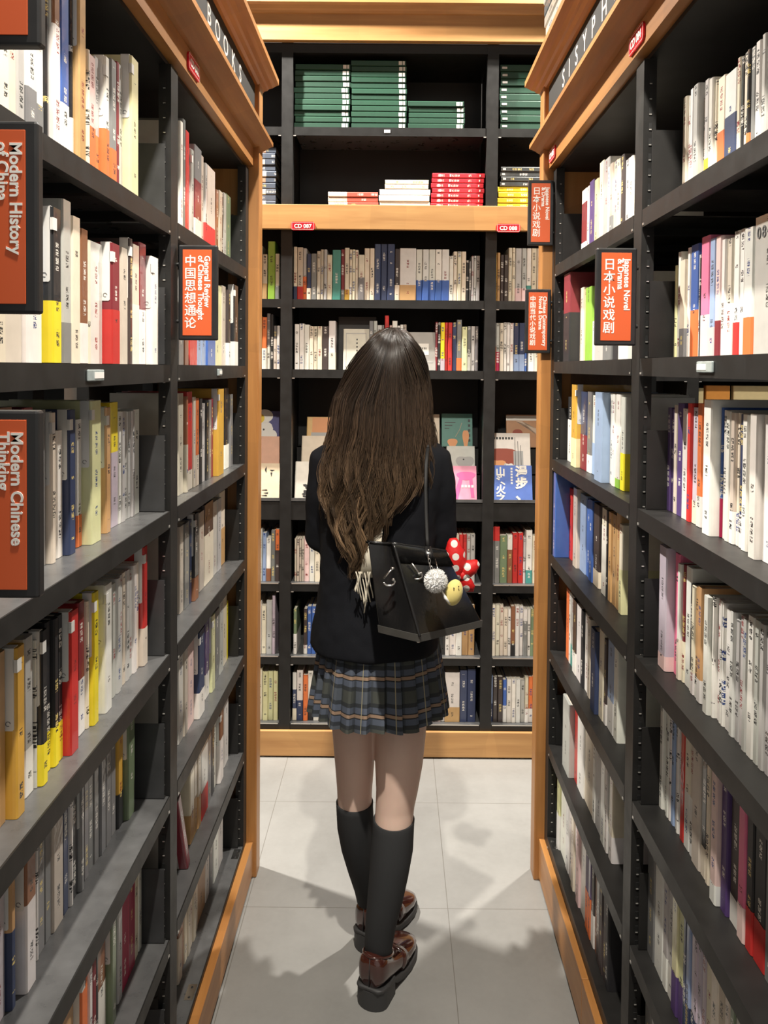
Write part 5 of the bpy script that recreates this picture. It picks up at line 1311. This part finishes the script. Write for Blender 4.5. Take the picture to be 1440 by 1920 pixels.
# ------------------------------------------------------------------ charms hanging on the bag
FLUFF = plain('white_fluff', (.92, .915, .90), .9, 0, .05, 60, sheen=.3)
PLUSHY = plain('pale_yellow_plush', (.72, .60, .20), .8, 0, .08, 90, sheen=.3)
c0 = onY(817, 1089, 1.605)
CH = empty('plush_charm', tuple(c0), 'fluffy white pompom with a pale yellow plush face hanging on the black bag', 'charm')
def cpart(name, mb, smooth=True): o = mb.build(name, None, smooth); o.parent = CH; o.location = -c0; return o
g = MB(); rad = .0235; rg = random.Random(9)
g.ball(c0, rad*.8, FLUFF, 20, 12)
for i in range(1500):
    z = rg.uniform(-1, 1); a = rg.uniform(0, 6.28); d = Vector((sqrt(1-z*z)*cos(a), sqrt(1-z*z)*sin(a), z)); t = d.orthogonal()
    t.rotate(Matrix.Rotation(rg.uniform(0, 6.28), 3, d)); L = rad*rg.uniform(.92, 1.12)
    g.tube([c0+d*rad*.7, c0+d*L*.9+t*.001, c0+d*L+t*.003], [.0009, .0007, .0002], FLUFF, 3, False)
cpart('pompom', g)
g = MB(); c1 = onY(851, 1111, 1.612); rot = Matrix.Rotation(radians(12), 3, 'Y')
g.ball(c1, (.0185, .015, .028), PLUSHY, 24, 16, rot); cpart('plush_head', g)
for px, py in ((851, 1103), (860, 1100)):
    g = MB(); g.ball(onY(px, py, 1.5965), (.0014, .0018, .0018), IRIS, 10, 6); cpart('eye', g)
g = MB(); g.tube([onY(829, 1108, 1.602), onY(835, 1121, 1.600), onY(844, 1133, 1.602)], [.001, .0035, .001], FLUFF, 8); cpart('wing', g)
g = MB()
for i, (px, py) in enumerate(((803, 1045), (805, 1052), (806, 1059), (809, 1066))):
    p = onY(px, py, 1.655-i*.010); ring = [p+Vector((.0025*cos(q)*(1 if i % 2 else .3), .0025*cos(q)*(.3 if i % 2 else 1), .0052*sin(q))) for q in [2*pi*k/14 for k in range(15)]]
    g.tube(ring, .0009, CHROME, 6, False)
g.tube([onY(809, 1068, 1.622), onY(813, 1078, 1.615), onY(817, 1085, 1.61)], .0010, CHROME, 6); g.tube([onY(816, 1048, 1.65), onY(819, 1060, 1.635), onY(822, 1072, 1.62)], .0010, CHROME, 6)
cpart('chain', g)
def dots_material():
    mt, nt, b = nodes_of('red_cloth_white_dots')
    tc = N(nt, 'ShaderNodeTexCoord'); v = N(nt, 'ShaderNodeTexVoronoi'); v.inputs['Scale'].default_value = 30; v.inputs['Randomness'].default_value = 0.35
    v.voronoi_dimensions = '2D'; v.inputs['Scale'].default_value = 34
    sx = N(nt, 'ShaderNodeSeparateXYZ'); cx = N(nt, 'ShaderNodeCombineXYZ'); nt.links.new(tc.outputs['Object'], sx.inputs[0]); nt.links.new(sx.outputs[0], cx.inputs[0]); nt.links.new(sx.outputs[2], cx.inputs[1]); nt.links.new(cx.outputs[0], v.inputs[0])
    d = math_(nt, 'LESS_THAN', v.outputs['Distance'], 0.29)
    nt.links.new(mix(nt, d, (.62, .012, .012), (.74, .70, .66)), b.inputs['Base Color']); b.inputs['Roughness'].default_value = .55
    n2 = N(nt, 'ShaderNodeTexNoise'); n2.inputs['Scale'].default_value = 140; nt.links.new(tc.outputs['Object'], n2.inputs[0])
    bp = N(nt, 'ShaderNodeBump'); bp.inputs['Strength'].default_value = .4; bp.inputs['Distance'].default_value = .003
    nt.links.new(n2.outputs[0], bp.inputs['Height']); nt.links.new(bp.outputs[0], b.inputs['Normal'])
    return mt
DOTS = dots_material()
k0 = onY(868, 1078, 1.90)
BW = empty('ribbon_bow', tuple(k0), 'puffy red bow with white polka dots on the far side of the black bag', 'bow')
def wpart(name, mb): o = mb.build(name, None, True); o.parent = BW; o.location = -k0; return o
def lobe(px, py, wx, wz, Y, tilt):
    g = MB(); c = onY(px, py, Y); R_ = Matrix.Rotation(radians(tilt), 3, 'Y'); rings = []
    for k in range(13):
        t = k/12; w = sin(pi*min(1, .12+t*.80))**.8
        rings.append((c+R_ @ Vector((0, 0, (t-.5)*2*wz)), wx*w*(1+.06*sin(t*22)), .020*w, tuple(R_ @ Vector((1, 0, 0))), (0, 1, 0)))
    g.loft(rings, DOTS, 22); return wpart('loop', g)
lobe(853, 1047, .027, .050, 1.90, -6); lobe(879, 1066, .020, .029, 1.905, 55)
g = MB(); g.ball(k0, (.013, .014, .015), DOTS, 16, 10); wpart('knot', g)
g = MB(); c = onY(876, 1092, 1.90); g.loft([(k0, .010, .008), (k0.lerp(c, .5), .016, .010), (onY(877, 1098, 1.90), .018, .009), (onY(879, 1109, 1.90), .012, .004)], DOTS, 18); wpart('tail', g)
